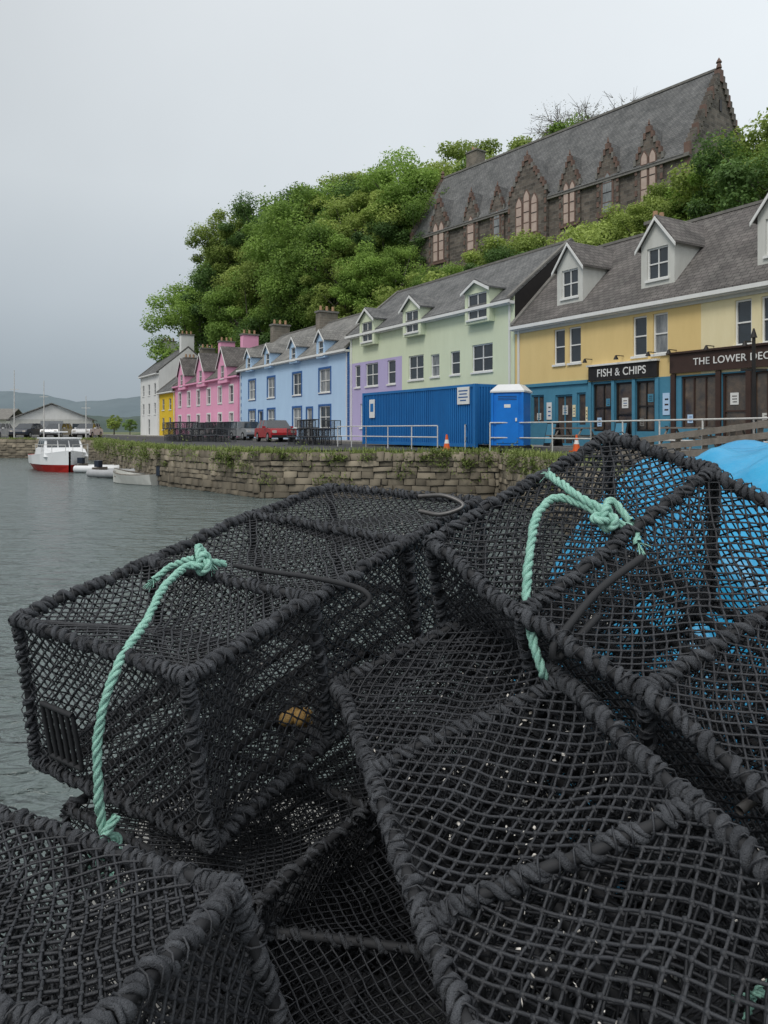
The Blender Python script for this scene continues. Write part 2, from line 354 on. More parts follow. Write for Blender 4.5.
# blue ----------------------------------------------------------------------
bops=[]
for c,w in ((19.6,1.7),(24.2,1.5),(29.2,1.5),(33.4,1.5)):
    bops+=[(c-w/2,c+w/2,3.25,4.85),(c-w/2,c+w/2,.8,2.3)]
bops+=[(21.6,22.5,0.02,2.2),(31,31.9,.02,2.2)]
B=house('blue_house',16,36.4,6.1,9.0,7.2,lambda s,h:m_blue,bops,(),(),m_slate3,m_white,
  [dspec(c,1.3,-.33,5.6,6.85,7.5,2.2,m_blue,m_slate3,m_white,.8,5.8,6.75,1) for c in (19.6,24.2,29.2,33.4)],
  [(35.9,3.6,.7,1.6,8.4,10.0,m_chim,3),(26.5,3.6,.7,1.6,8.4,9.9,m_chim,3)],surr=m_dblue)
q=MB('quoins')
for i in range(20):
    w=.38 if i%2 else .24
    q.box(RF,16.03,16.03+w,-.035,-.003,i*.3+.01,i*.3+.29,m_dblue); q.box(RF,36.37-w,36.37,-.035,-.003,i*.3+.01,i*.3+.29,m_dblue)
q.done(B)
# pink ----------------------------------------------------------------------
pops=[]
for c in (38.6,41.8,45.2,48.6,52,55.4): pops+=[(c-.5,c+.5,3.2,4.7),(c-.5,c+.5,.7,2.2)]
house('pink_house',36.4,57.4,5.7,8.6,7.2,lambda s,h:m_pink,pops,(),(),m_slate2,m_pink,
  [dspec(c,2.6,-.33,5.0,6.6,8.3,3.2,m_pink,m_slate2,m_white,1.0,5.4,6.6,2) for c in (40.2,46.9,53.7)],
  [(43.6,3.6,.8,1.6,8,10.0,m_pink,3),(50.4,3.6,.8,1.6,8,10.0,m_pink,3),(57,3.6,.7,1.6,8,9.9,m_chim,3)],surr=m_white)
house('bright_yellow_house',57.4,64.6,5.3,8.3,7.2,lambda s,h:m_byel,[(59,60,3,4.3),(62,63,3,4.3),(59,60,.7,2.1),(62,63,.7,2.1)],(),(),m_slate,m_white,[],[(64,3.6,.7,1.4,8,9.4,m_chim,3)])
house('white_house',64.6,74,7.8,10.8,7.2,lambda s,h:m_white,[(66,67,5,6.4),(69.0,70.0,5,6.4),(72,73,5,6.4),(66,67,2.6,4),(69.0,70.0,2.6,4),(72,73,2.6,4),(69.0,70.0,0.02,2)],(),(),m_slate,m_white,[],
  [(65.3,3.6,.8,1.6,10,12.4,m_white,3),(73.4,3.6,.8,1.6,10,12.4,m_white,3)])

# ------------------------------------------------------------------ hilltop stone hall
C=empty('stone_hall_on_hill')
wl=MB('walls'); rf=MB('roof'); tr=MB('stone_trim'); wn=MB('windows')
EV=19.05; RG=25.5; L=29.2; W=8.0; BS=9.0
wl.poly((CF(0,0,BS),CF(L,0,BS),CF(L,0,EV),CF(0,0,EV)),m_rubble)
wl.poly((CF(0,W,BS),CF(L,W,BS),CF(L,W,EV),CF(0,W,EV)),m_rubble)
for x in (0,L): wl.poly((CF(x,0,BS),CF(x,W,BS),CF(x,W,EV),CF(x,W/2,RG),CF(x,0,EV)),m_rubble)
k=(RG-EV)/(W/2)
for a,b in ((-.3,W/2),(W+.3,W/2)):
    rf.slab((CF(.3,a,EV-.3*k+.05),CF(L-.3,a,EV-.3*k+.05),CF(L-.3,b,RG+.05),CF(.3,b,RG+.05)),.1,m_slate,(0,0,1))
rf.box(CF,.3,L-.3,W/2-.12,W/2+.12,RG+.08,RG+.25,m_stone)
for x0,x1 in ((-.12,.3),(L-.3,L+.12)):
    ns=17
    for i in range(ns):
        for sg in (1,-1):
            d0=W/2-sg*(W/2+.25)*(1-i/ns); d1=W/2-sg*(W/2+.25)*(1-(i+1)/ns)
            lo,hi=min(d0,d1),max(d0,d1)
            hh=EV+(RG-EV)*(i/ns)
            tr.box(CF,x0,x1,lo,hi-.002,hh-.45,hh+.42,m_sand if i%4==0 else m_rubble)
    tr.cyl(CF,((x0+x1)/2,W/2),2,.22,.12,RG+.2,RG+.6,m_sand,6); tr.cyl(CF,((x0+x1)/2,W/2),2,.22,.02,RG+.6,RG+.95,m_sand,6)
def lancet(F,s,w,h0,h1,d,mat,mb,p):
    hs=h1-w*.95
    pts=[F(s-w/2,d,h0),F(s+w/2,d,h0),F(s+w/2,d,hs)]
    for t in (.35,.7): pts.append(F(s+w/2*(1-t**1.6),d,hs+(h1-hs)*t))
    pts.append(F(s,d,h1))
    for t in (.7,.35): pts.append(F(s-w/2*(1-t**1.6),d,hs+(h1-hs)*t))
    pts.append(F(s-w/2,d,hs))
    q=Vector(F(0,-1,0))-Vector(F(0,0,0))
    mb.slab(pts,p,mat,tuple(q))
def cgable(s,w,peak,wb,wt,nl,big=False):
    pr=-.35 if big else -.18
    a,b=s-w/2,s+w/2
    he=EV-.1 if not big else EV+.3
    wl.poly((CF(a,pr,BS),CF(b,pr,BS),CF(b,pr,he),CF(s,pr,peak),CF(a,pr,he)),m_rubble)
    for x in (a,b): wl.poly((CF(x,pr,BS),CF(x,.05,BS),CF(x,3.5,he),CF(x,pr,he)),m_rubble)
    kk=(peak-he)/(w/2); ov=.15
    for sg in (-1,1):
        e=s+sg*(w/2+ov); bk=(peak-EV)/k+.2
        rf.slab((CF(e,pr+.1,he-ov*kk),CF(s,pr+.1,peak),CF(s,bk,peak),CF(e,bk,he-ov*kk)),.1,m_slate,(0,0,1))
        ns=6 if not big else 9
        for i in range(ns):
            x0=s+sg*(w/2+.1)*(1-i/ns); x1=s+sg*(w/2+.1)*(1-(i+1)/ns)
            hh=he+(peak-he)*(i+.5)/ns
            tr.box(CF,min(x0,x1),max(x0,x1)-.002,pr-.08,pr+.2,hh-.24,hh+.20,m_sand if i%3 else m_stone)
    tr.cyl(CF,(s,pr+.05),2,.10,.02,peak+.1,peak+.5,m_sand,6)
    for i in range(9):
        h=BS+4+i*.75
        if h<he:
            for x0,x1 in ((a,a+.2),(b-.2,b)): tr.box(CF,x0,x1,pr-.05,pr-.004,h,h+.4,m_sand)
    tw=w*.6; lw=tw/nl
    for i in range(nl):
        c=s-tw/2+lw*(i+.5); hh=wt-(.45 if (nl==3 and i!=1) else 0)
        lancet(CF,c,lw*.94,wb-.1,hh+.15,pr-.002,m_sand,tr,.05)
        lancet(CF,c,lw*.66,wb,hh,pr-.054,m_board if random.random()<.75 else m_glass2,wn,.02)
        for j in range(1,4): wn.box(CF,c-lw*.33,c+lw*.33,pr-.095,pr-.076,wb+(hh-wb)*j/4-.03,wb+(hh-wb)*j/4+.03,m_dark if j==2 else m_sand)
    tr.box(CF,s-tw/2-.25,s+tw/2+.25,pr-.14,pr-.004,wb-.35,wb-.16,m_sand)
cgable(3.0,2.2,21.5,16.2,19.7,2)
cgable(6.4,1.9,21.3,16.2,19.1,1)
cgable(9.9,2.0,21.4,16.2,19.3,2)
cgable(14.1,4.1,22.6,16.2,19.7,3,True)
cgable(17.6,1.6,21.0,16.2,18.9,1)
cgable(20.8,1.8,21.3,16.2,19.1,1)
cgable(25.1,2.7,21.9,16.0,19.5,2)
tr.box(CF,0,L,-.12,-.004,14.9,15.15,m_sand)
tr.box(CF,-.1,L+.1,-.3,-.004,EV-.55,EV-.3,m_stone)
for x in (0.0,L-.5):
    for i in range(13): tr.box(CF,x-.06,x+(.5 if i%2 else .35),-.08,-.003,BS+i*.75,BS+i*.75+.4,m_sand)
def CE(a,b,h): return CF(b,a,h)
for a,h1 in ((W/2-.9,19.6),(W/2,20.6),(W/2+.9,19.6)):
    tr.box(CE,a-.36,a+.36,-.06,-.003,15.2,h1+.15,m_sand)
    wn.box(CE,a-.22,a+.22,-.09,-.062,15.4,h1,m_glass)
tr.box(CE,W/2-.15,W/2+.15,-.06,-.003,22.6,23.4,m_dark)
chimney(tr,CF,26.6,6.2,1.5,1.2,20,28.0,m_chim,3)
wl.done(C); rf.done(C); tr.done(C); wn.done(C)

# ------------------------------------------------------------------ land, quay, water
def sst(x,a,b):
    t=np.clip((x-a)/(b-a),0,1); return t*t*(3-2*t)
def hillh(s,D):
    h=11.5*sst(D,7,17)+.16*np.maximum(D-17,0)-.16*np.maximum(D-60,0)
    return h*(1-.9*sst(s,84,112))
WL=[(2.4,3.3),(2.6,6),(3.7,12),(4.7,20),(4.14,26.4),(-4.56,27.2),(-10.85,34.3),(-18.4,48.7),(-23.7,61),(-28,65),(-36,66.5),(-130,67)]
def polysheet(name,pts,z,mat):
    mb=MB(name); P=[Vector((x,y,0)) for x,y in pts]
    for t in tessellate_polygon([P]): mb.poly([(P[i].x,P[i].y,z) for i in t],mat)
    return mb.done()
land=WL+[(-400,90),(-400,900),(600,900),(600,-60),(2.4,-60)]
polysheet('quay_ground',land,1.65,m_verge)
def facpt(s,D): return RF(s,D,0)[:2]
road=[(3.6,3.3),(3.8,6),(5.0,12),(6.1,20),(5.6,27.8),(-3.9,28.9),(-9.7,35.4),(-17.0,49.5),(-22.2,61.6),(-27.5,66.6),(-36,68.2),(-130,69),(-130,110),facpt(90,-2.4),facpt(40,-2.4),facpt(0,-2.4),facpt(-40,-2.4)]
polysheet('road',road,1.72,m_asph)
pv=MB('pavement'); pv.box(RF,-40,95,-2.4,.0,-.25,0,m_pave); pv.box(RF,-40,95,-2.52,-2.4,-.25,-.002,m_stone); pv.done()
ss=np.arange(-70,118,3.0); DD=np.arange(7.6,150,3.0)
V=[];Fq=[]
for i,s in enumerate(ss):
    for j,D in enumerate(DD):
        x,y,_=RF(s,D,0); V.append((x,y,1.62+hillh(s,D)+.3*math.sin(s*.7+D*.9)*min(1,(D-7.6)/5)))
nD=len(DD)
for i in range(len(ss)-1):
    for j in range(nD-1): Fq.append((i*nD+j,(i+1)*nD+j,(i+1)*nD+j+1,i*nD+j+1))
mesh_np('hill_terrain',V,Fq,[m_hill],smooth=True)
# quay wall of individual stones
V=[];Fq=[];A=[]
def addbox(p8,val):
    i=len(V); V.extend(p8); A.extend([val]*8)
    for q in ((0,1,5,4),(1,2,6,5),(2,3,7,6),(3,0,4,7),(4,5,6,7)): Fq.append(tuple(i+k for k in q))
bk=MB('wall_core')
for (x0,y0),(x1,y1) in zip(WL[:-1],WL[1:]):
    Ls=math.hypot(x1-x0,y1-y0); tx,ty=(x1-x0)/Ls,(y1-y0)/Ls; nx,ny=-ty,tx
    bk.poly(((x0,y0,-1),(x1,y1,-1),(x1,y1,1.62),(x0,y0,1.62)),m_dark)
    z=-.4
    far=min(y0,y1)>60
    while z<1.6:
        hgt=random.uniform(.17,.31)
        if z+hgt>1.5: hgt=1.69-z
        l=random.uniform(-.3,0)
        while l<Ls:
            w=random.uniform(.22,.72)*(1.6 if far else 1)
            a=max(l,0); b=min(l+w,Ls)
            if b-a>.05:
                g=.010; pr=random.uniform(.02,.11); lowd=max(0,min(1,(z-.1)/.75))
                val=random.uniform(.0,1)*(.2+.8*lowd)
                zz0=z+g; zz1=z+hgt-g; j=lambda:random.uniform(-.026,.026)
                if z+hgt>1.6: zz1+=random.uniform(-.05,.04)
                def pt(l,o,zv): return (x0+tx*l+nx*o,y0+ty*l+ny*o,zv)
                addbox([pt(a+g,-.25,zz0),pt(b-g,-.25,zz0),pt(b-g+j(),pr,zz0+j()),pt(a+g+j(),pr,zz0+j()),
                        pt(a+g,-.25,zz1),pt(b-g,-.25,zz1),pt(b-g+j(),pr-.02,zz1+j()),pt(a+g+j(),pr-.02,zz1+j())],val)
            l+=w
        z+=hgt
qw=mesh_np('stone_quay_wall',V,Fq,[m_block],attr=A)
o=bk.done(qw)
def blades(name,pts,hmin,hmax,wid,mat,droop=.4,updir=1.0):
    n=len(pts); P=np.array(pts); an=rng.uniform(0,6.283,n); h=rng.uniform(hmin,hmax,n)
    d=np.stack([np.cos(an),np.sin(an),np.zeros(n)],1); s=np.stack([-np.sin(an),np.cos(an),np.zeros(n)],1)*(wid*rng.uniform(.5,1,n))[:,None]
    up=np.array([0,0,1.0])*updir
    m=P+d*(h*droop*.4)[:,None]+up*(h*.6)[:,None]; t=P+d*(h*droop)[:,None]+up*h[:,None]
    V=np.concatenate([P-s,P+s,m+s*.8,m-s*.8,t+s*.15,t-s*.15]); i=np.arange(n)
    F=np.concatenate([np.stack([i,i+n,i+2*n,i+3*n],1),np.stack([i+3*n,i+2*n,i+4*n,i+5*n],1)])
    return mesh_np(name,V,F,[mat],attr=np.tile(rng.uniform(0,1,n),6))
pts=[]
for (x0,y0),(x1,y1) in zip(WL[3:10],WL[4:11]):
    Ls=math.hypot(x1-x0,y1-y0); tx,ty=(x1-x0)/Ls,(y1-y0)/Ls; nx,ny=-ty,tx
    for _ in range(int(Ls*300)):
        l=random.uniform(0,Ls); dens=.5+.5*math.sin(l*1.3)*math.sin(l*.47+1)
        if random.random()>dens+.05: continue
        o_=-abs(random.gauss(0,.5))+.08
        pts.append((x0+tx*l+nx*o_,y0+ty*l+ny*o_,1.66))
blades('verge_grass',pts,.05,.26,.020,m_grass,.5)
pts=[]
for (x0,y0),(x1,y1) in zip(WL[3:8],WL[4:9]):
    Ls=math.hypot(x1-x0,y1-y0); tx,ty=(x1-x0)/Ls,(y1-y0)/Ls; nx,ny=-ty,tx
    for _ in range(int(Ls*2.6)):
        l=random.uniform(0,Ls); zc=random.choice([random.uniform(1.2,1.72),random.uniform(1.5,1.75),random.uniform(.6,1.7)]); r=random.uniform(.1,.4)
        for _ in range(70):
            pts.append((x0+tx*(l+random.gauss(0,r))+nx*random.uniform(.05,.2),y0+ty*(l+random.gauss(0,r))+ny*random.uniform(.05,.2),zc+random.gauss(0,r*.6)))
blades('wall_weeds',pts,.06,.16,.03,m_grass,.9,-.5)
pr=MB('pier_deck'); I=lambda a,b,c:(a,b,c)
pr.box(I,-1.0,2.6,-8,3.3,-1,.9,m_conc); pr.done()
# water
m,nt,b=nodes('sea_water'); b.inputs['Base Color'].default_value=(.115,.145,.142,1); b.inputs['Roughness'].default_value=.17; b.inputs['IOR'].default_value=1.34
tc=nt.nodes.new('ShaderNodeTexCoord'); mp=nt.nodes.new('ShaderNodeMapping'); mp.inputs['Scale'].default_value=(.6,1.1,1); mp.inputs['Rotation'].default_value=(0,0,.35)
nt.links.new(tc.outputs['Object'],mp.inputs[0])
last=None
for sc_,st,ds in ((.9,.8,.55),(2.6,1.0,.28),(7.5,.8,.09),(20,.5,.02)):
    n=nt.nodes.new('ShaderNodeTexNoise'); n.inputs['Scale'].default_value=sc_; n.inputs['Detail'].default_value=3; n.inputs['Distortion'].default_value=.6
    nt.links.new(mp.outputs[0],n.inputs['Vector'])
    bp=nt.nodes.new('ShaderNodeBump'); bp.inputs['Strength'].default_value=st; bp.inputs['Distance'].default_value=ds
    nt.links.new(n.outputs[0],bp.inputs['Height'])
    if last: nt.links.new(last.outputs[0],bp.inputs['Normal'])
    last=bp
nt.links.new(last.outputs[0],b.inputs['Normal'])
w=MB('sea'); w.poly(((-3000,-200,0),(3000,-200,0),(3000,3000,0),(-3000,3000,0)),m); w.done()

def ridge(name,y,xs,hs,depth,mat):
    n=160; X=np.linspace(xs[0],xs[-1],n); H=np.interp(X,xs,hs)+rng.normal(0,.012*max(hs),n)+.05*max(hs)*np.sin(X*.05)
    V=[];F=[]
    for i in range(n):
        for j,(t,dy) in enumerate(((0,0),(.55,depth*.2),(1,depth*.6),(.8,depth))): V.append((X[i],y+dy,1+H[i]*t))
    for i in range(n-1):
        for j in range(3): F.append((i*4+j,(i+1)*4+j,(i+1)*4+j+1,i*4+j+1))
    mesh_np(name,V,F,[mat],smooth=True)
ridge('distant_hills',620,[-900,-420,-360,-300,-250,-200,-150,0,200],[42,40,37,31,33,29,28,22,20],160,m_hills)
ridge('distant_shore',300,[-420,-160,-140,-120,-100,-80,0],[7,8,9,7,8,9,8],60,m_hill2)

# ------------------------------------------------------------------ trees
def leafmesh(name,seed,nclus,nleaf,rx,rz,zc,lsize,mat,trunk=True,bare=0):
    r=np.random.default_rng(seed); V=[];F=[];A=[];MI=[]; cnt=[0]
    cs=[];rs=[]
    for _ in range(nclus):
        d=r.normal(size=3); d/=np.linalg.norm(d); d[2]=d[2]*.9+.1
        rad=r.uniform(.3,1.0)**.55
        c=np.array([d[0]*rx*rad,d[1]*rx*rad,zc+d[2]*rz*rad])
        cs.append(c); rs.append(r.uniform(.13,.28)*rx)
    def add(v,f,mi,a):
        V.append(v); F.append(f+cnt[0]); MI.append(np.full(len(f),mi)); A.append(a); cnt[0]+=len(v)
    def tube_(p,q,r0,r1,k=6):
        p=np.array(p);q=np.array(q); T=q-p; T=T/np.linalg.norm(T); a=np.cross(T,[.3,.9,.2]); a/=np.linalg.norm(a); b_=np.cross(T,a)
        an=np.arange(k)*2*math.pi/k; ring=np.outer(np.cos(an),a)+np.outer(np.sin(an),b_); i=np.arange(k)
        add(np.concatenate([p+ring*r0,q+ring*r1]),np.stack([i,(i+1)%k,k+(i+1)%k,k+i],1),1,np.zeros(2*k))
    if trunk:
        th=zc-rz*.3
        tube_((0,0,-1),(0.1,0,th*.6),rx*.085,rx*.06,8); tube_((0.1,0,th*.6),(0,.1,zc+rz*.3),rx*.06,rx*.025,8)
        for c in cs[:(nclus//2 if not bare else nclus)]:
            st=np.array([0.05,0.05,th*.6+r.uniform(0,1)*(zc-th*.6)]); mid=(st+c)/2+r.normal(size=3)*rx*.05
            tube_(st,mid,rx*.025,rx*.015); tube_(mid,c,rx*.015,rx*.005)
            if bare:
                for _ in range(bare):
                    e=c+r.normal(size=3)*rx*.12; tube_(c*.8+mid*.2,e,rx*.005,rx*.002,4)
                    for _ in range(3): tube_(e*.6+c*.4,e+r.normal(size=3)*rx*.06,rx*.003,rx*.001,3)
    for c,cr in zip(cs,rs):
        n=nleaf; d=r.normal(size=(n,3)); d/=np.linalg.norm(d,axis=1)[:,None]; rad=r.uniform(.15,1,n)**.5
        rad*=1+.25*r.normal(size=n)*(r.random(n)<.25)
        P=c+d*(rad*cr)[:,None]*np.array([1.15,1.15,.8])
        nrm=d*.6+r.normal(size=(n,3))*.5+np.array([0,0,.6]); nrm/=np.linalg.norm(nrm,axis=1)[:,None]
        t=np.cross(nrm,r.normal(size=(n,3))); t/=np.linalg.norm(t,axis=1)[:,None]; b_=np.cross(nrm,t)
        sz=(lsize*r.uniform(.6,1.2,n))[:,None]; i=np.arange(n)
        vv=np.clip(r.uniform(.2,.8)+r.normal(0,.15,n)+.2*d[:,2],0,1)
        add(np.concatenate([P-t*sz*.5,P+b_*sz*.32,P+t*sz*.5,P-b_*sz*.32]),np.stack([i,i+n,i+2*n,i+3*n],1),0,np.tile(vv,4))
    return mesh_np(name,np.concatenate(V),np.concatenate(F),[mat,m_bark],np.concatenate(MI),attr=np.concatenate(A),link=False)
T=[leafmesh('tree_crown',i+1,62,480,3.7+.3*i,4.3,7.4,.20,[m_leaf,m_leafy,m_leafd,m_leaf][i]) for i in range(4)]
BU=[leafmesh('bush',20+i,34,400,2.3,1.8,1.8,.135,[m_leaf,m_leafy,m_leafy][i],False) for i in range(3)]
SP=leafmesh('sparse_tree',31,90,120,4.4,3.3,8.4,.09,m_leafg,True,7)
def put(me,name,x,y,z,sc,rot=None,szz=1):
    o=bpy.data.objects.new(name,me); COL.objects.link(o); o.location=(x,y,z); o.scale=(sc,sc,sc*szz); o.rotation_euler=(0,0,random.uniform(0,6.28) if rot is None else rot); return o
def gz(s,D): return 1.5+float(hillh(s,D))
for D,step in ((9.6,3.2),(12.3,2.7),(15.2,2.7),(19.5,4.4),(25,5.0),(31,6)):
    s=-16.0
    while s<80:
        js=s+random.uniform(-1.1,1.1); jd=D+random.uniform(-.9,.9)
        g=gz(js,jd); inhall=(D>16.5 and js<34)
        if not inhall:
            near={9.6:12.2,12.3:16.2,15.2:17.4}.get(D,18)
            if js<5 and D>11: near+=min(1.6,(5-js)*.25)
            if js<29: top=near+random.uniform(-1.5,.6)
            else:
                f=min(1,(js-29)/12)
                tt={9.6:19.0,12.3:24.5,15.2:29.0,19.5:32.5,25:33.0,31:32}[D]
                if js>50: tt+=min(4,(js-50)*.16)*(1 if D<18 else .35)
                top=near*(1-f)+tt*f+random.uniform(-2.4,1.5)
                if js>74: top-=(js-74)*.9
            h=max(3,top-g); x,y,_=RF(js,jd,0)
            if h<7.5: put(random.choice(BU),'bush',x,y,g-.2,h/3.6)
            elif D>13 or random.random()<.6: put(random.choice(T),'tree',x,y,g-.3,h/11.7)
            else: put(random.choice(BU),'bush',x,y,g-.2,2.0)
        s+=step*random.uniform(.8,1.2)*(1.5 if s>29 and D<16 else 1)
for x,y,top in ((2,84,33),(8,90,36.5),(14,92,38.5),(-3,88,33),(20,92,39),(-8,92,33.5),(-14,96,33),(-20,100,32)):
    put(random.choice(T),'tree',x,y,15,(top-15)/11.7)
put(SP,'sparse_tree',22.8,78,15,1.86,.5,1.0)
put(T[0],'tree',18.8,76,15,1.62)
for x,y,top in ((33,52,21.5),(36,47,22),(30,60,22.5),(40,54,23)): put(T[0],'tree',x,y,13,(top-13)/11.7)
for x,y,sc in ((-34,99,.2),(-38,104,.22),(-43,118,.28),(-62,135,.4),(-70,135,.4),(-80,135,.45),(-30,108,.22)):
    put(random.choice(T),'tree',x,y,1.6,sc)

# ------------------------------------------------------------------ street things
co=empty('blue_container'); mb=MB('body')
def KF(a,b,h): return (3.62+a*U[0]+b*N[0],29.4+a*U[1]+b*N[1],1.80+h)
Lc=9.1; Hc=2.55; Wc=2.35
mb.box(KF,0.02,Lc-.02,.06,Wc-.06,.12,Hc-.04,m_cblue)
n=60
for i in range(n):
    x=.12+(Lc-.3)*i/n; mb.box(KF,x,x+.07,0.02,.062,.16,Hc-.12,m_cblue)
for i in range(14):
    x=.12+(Wc-.3)*i/14; mb.box(KF,-.02,.022,x+.02,x+.1,.16,Hc-.12,m_cblue)
for (x0,x1) in ((-.03,.12),(Lc-.12,Lc+.03)):
    for (y0,y1) in ((-.02,.12),(Wc-.12,Wc+.02)): mb.box(KF,x0,x1,y0,y1,0,Hc,m_cblue)
mb.box(KF,.12,Lc-.12,0,.1,Hc-.12,Hc-.005,m_cblue); mb.box(KF,.12,Lc-.12,0,.1,.02,.16,m_cblue)
mb.box(KF,-.02,.1,.12,Wc-.12,Hc-.12,Hc-.005,m_cblue)
mb.done(co)
sg=MB('notice_board'); sg.box(KF,.35,1.15,-.03,.0,1.75,2.45,m_white)
for i,(w_) in enumerate((.6,.5,.62,.4)): sg.box(KF,.75-w_/2,.75+w_/2,-.036,-.031,2.3-i*.13-.03,2.3-i*.13+.02,m_dblue)
sg.box(KF,Lc-1.2,Lc-.7,-.03,0,1.3,2.2,m_white); sg.box(KF,Lc-1.1,Lc-.8,-.036,-.031,1.6,2.0,m_cblue)
sg.done(co)
pt=empty('portable_toilet'); mb=MB('cabin')
PF=frame(4.75,27.55,1.82,-.42)
mb.box(PF,-.58,.58,-.58,.58,.1,2.12,m_tblue)
mb.box(PF,-.62,.62,-.62,.62,0,.12,m_dark)
for x in (-.6,.52): mb.box(PF,x,x+.08,-.62,-.581,.12,2.1,m_tblue)
for y in (-.6,.52): mb.box(PF,-.62,-.581,y,y+.08,.12,2.1,m_tblue)
mb.box(PF,-.42,.42,-.605,-.583,.2,1.98,m_tblue); mb.box(PF,.3,.36,-.64,-.607,1.0,1.12,m_white); mb.box(PF,-.12,.12,-.612,-.606,1.5,1.62,m_white)
for i in range(5): mb.box(PF,-.605,-.583,-.4+i*.17,-.4+i*.17+.09,.3,1.7,m_tblue)
for i in range(3): mb.box(PF,-.35,.35,-.612,-.606,1.78+i*.06,1.8+i*.06,m_dark)
rp=[(-.64,-.64),(.64,-.64),(.64,.64),(-.64,.64)]; rq=[(-.4,-.45),(.4,-.45),(.4,.45),(-.4,.45)]
for i in range(4):
    j=(i+1)%4; mb.poly((PF(*rp[i],2.12),PF(*rp[j],2.12),PF(*rq[j],2.36),PF(*rq[i],2.36)),m_grp)
mb.poly([PF(*p,2.36) for p in rq],m_grp); mb.box(PF,-.64,.64,-.64,.64,2.06,2.118,m_grp)
mb.done(pt,bevel=.012)
def railing(name,P,h=1.05,mid=(.5,),r=.024,sp=1.5,z=1.72):
    mb=MB(name)
    def cylseg(p,q,r):
        p=Vector(p);q=Vector(q);T=(q-p).normalized();a=T.cross(Vector((.1,.2,1)) if abs(T.z)<.9 else Vector((1,0,0))).normalized();b=T.cross(a);k=8
        for i in range(k):
            c0,s0=math.cos(i*6.2832/k),math.sin(i*6.2832/k);c1,s1=math.cos((i+1)*6.2832/k),math.sin((i+1)*6.2832/k)
            mb.poly((p+(a*c0+b*s0)*r,p+(a*c1+b*s1)*r,q+(a*c1+b*s1)*r,q+(a*c0+b*s0)*r),m_rail)
    for (x0,y0),(x1,y1) in zip(P[:-1],P[1:]):
        Ls=math.hypot(x1-x0,y1-y0); n=max(1,round(Ls/sp))
        for i in range(n+1):
            x=x0+(x1-x0)*i/n;y=y0+(y1-y0)*i/n; cylseg((x,y,z-.1),(x,y,z+h),r)
        for hh in (h,)+tuple(mid): cylseg((x0,y0,z+hh),(x1,y1,z+hh),r)
    return mb.done()
railing('white_railing',[(3.9,27.2),(4.9,26.9),(6.6,23.6),(8.6,17.2),(9.6,12.5)])
railing('white_railing',[(-2.2,35.2),(-.8,33),(2.1,29.0)],.95)
railing('white_railing',[(3.2,29.2),(3.4,30.5),(4.6,30.8)],1.0)
def cone(x,y,z=1.72,s=1):
    mb=MB('traffic_cone'); F=frame(x,y,z,.3)
    mb.box(F,-.19*s,.19*s,-.19*s,.19*s,0,.04,m_orange); mb.cyl(F,(0,0),2,.14*s,.09*s,.04,.28*s,m_orange); mb.cyl(F,(0,0),2,.092*s,.062*s,.28*s,.42*s,m_white); mb.cyl(F,(0,0),2,.062*s,.03*s,.42*s,.62*s,m_orange); mb.done()
cone(2.35,27.7); cone(6.9,26.5); cone(9.6,20.5)
mb=MB('dark_post'); F=frame(10.0,20,1.8); mb.cyl(F,(0,0),2,.07,.045,0,3.2,m_dark,10); mb.cyl(F,(0,0),2,.1,.1,0,.35,m_dark,10); mb.cyl(F,(0,0),2,.09,.02,3.2,3.45,m_dark,10); mb.box(F,-.35,.35,-.02,.02,2.3,2.36,m_dark); mb.done()
def bench(s,d):
    P=MB('picnic_bench'); F=lambda a,b,h:RF(s+a,d+b,h)
    P.box(F,-.8,.8,-.35,.35,.70,.75,m_wood); P.box(F,-.8,.8,-.75,-.5,.42,.46,m_wood); P.box(F,-.8,.8,.5,.75,.42,.46,m_wood)
    for x in (-.6,.6):
        P.box(F,x-.04,x+.04,-.7,.7,.36,.42,m_wood)
        for sg in (-1,1): P.slab((F(x-.03,sg*.7,0),F(x+.03,sg*.7,0),F(x+.03,sg*.2,.7),F(x-.03,sg*.2,.7)),.06,m_wood,(0,0,1))
    P.done()
bench(-10.2,-1.4); bench(-12.6,-1.4); bench(-5.2,-1.5)
for s in (-7.3,-3.7):
    P=MB('a_board_sign'); F=lambda a,b,h,s=s:RF(s+a,-1.2+b,h)
    P.slab((F(-.3,-.25,0),F(.3,-.25,0),F(.3,0,1.0),F(-.3,0,1.0)),.03,m_dark); P.slab((F(-.3,.25,0),F(.3,.25,0),F(.3,0,1.0),F(-.3,0,1.0)),.03,m_dark)
    P.slab((F(-.24,-.22,.12),F(.24,-.22,.12),F(.24,-.03,.9),F(-.24,-.03,.9)),.035,m_teal,(-.7,-.5,.1)); P.done()
mb=MB('timber_barrier'); F=frame(6.6,16.2,1.66,-.25)
for i in range(6): mb.box(F,-1.3+i*.55,-1.2+i*.55,-.06,.06,0,.55+.1*i,m_wood)
for j in range(3): mb.slab((F(-1.4,-.09-.02*j,.12+j*.18),F(1.7,-.09-.02*j,.42+j*.25),F(1.7,-.09-.02*j,.56+j*.25),F(-1.4,-.09-.02*j,.25+j*.18)),.04,m_wood)
for j in range(4): mb.box(F,-2.2,-.6+.1*j,.2+.22*j,.38+.22*j,.3+.02*j,.36+.02*j,m_wood)
mb.done()
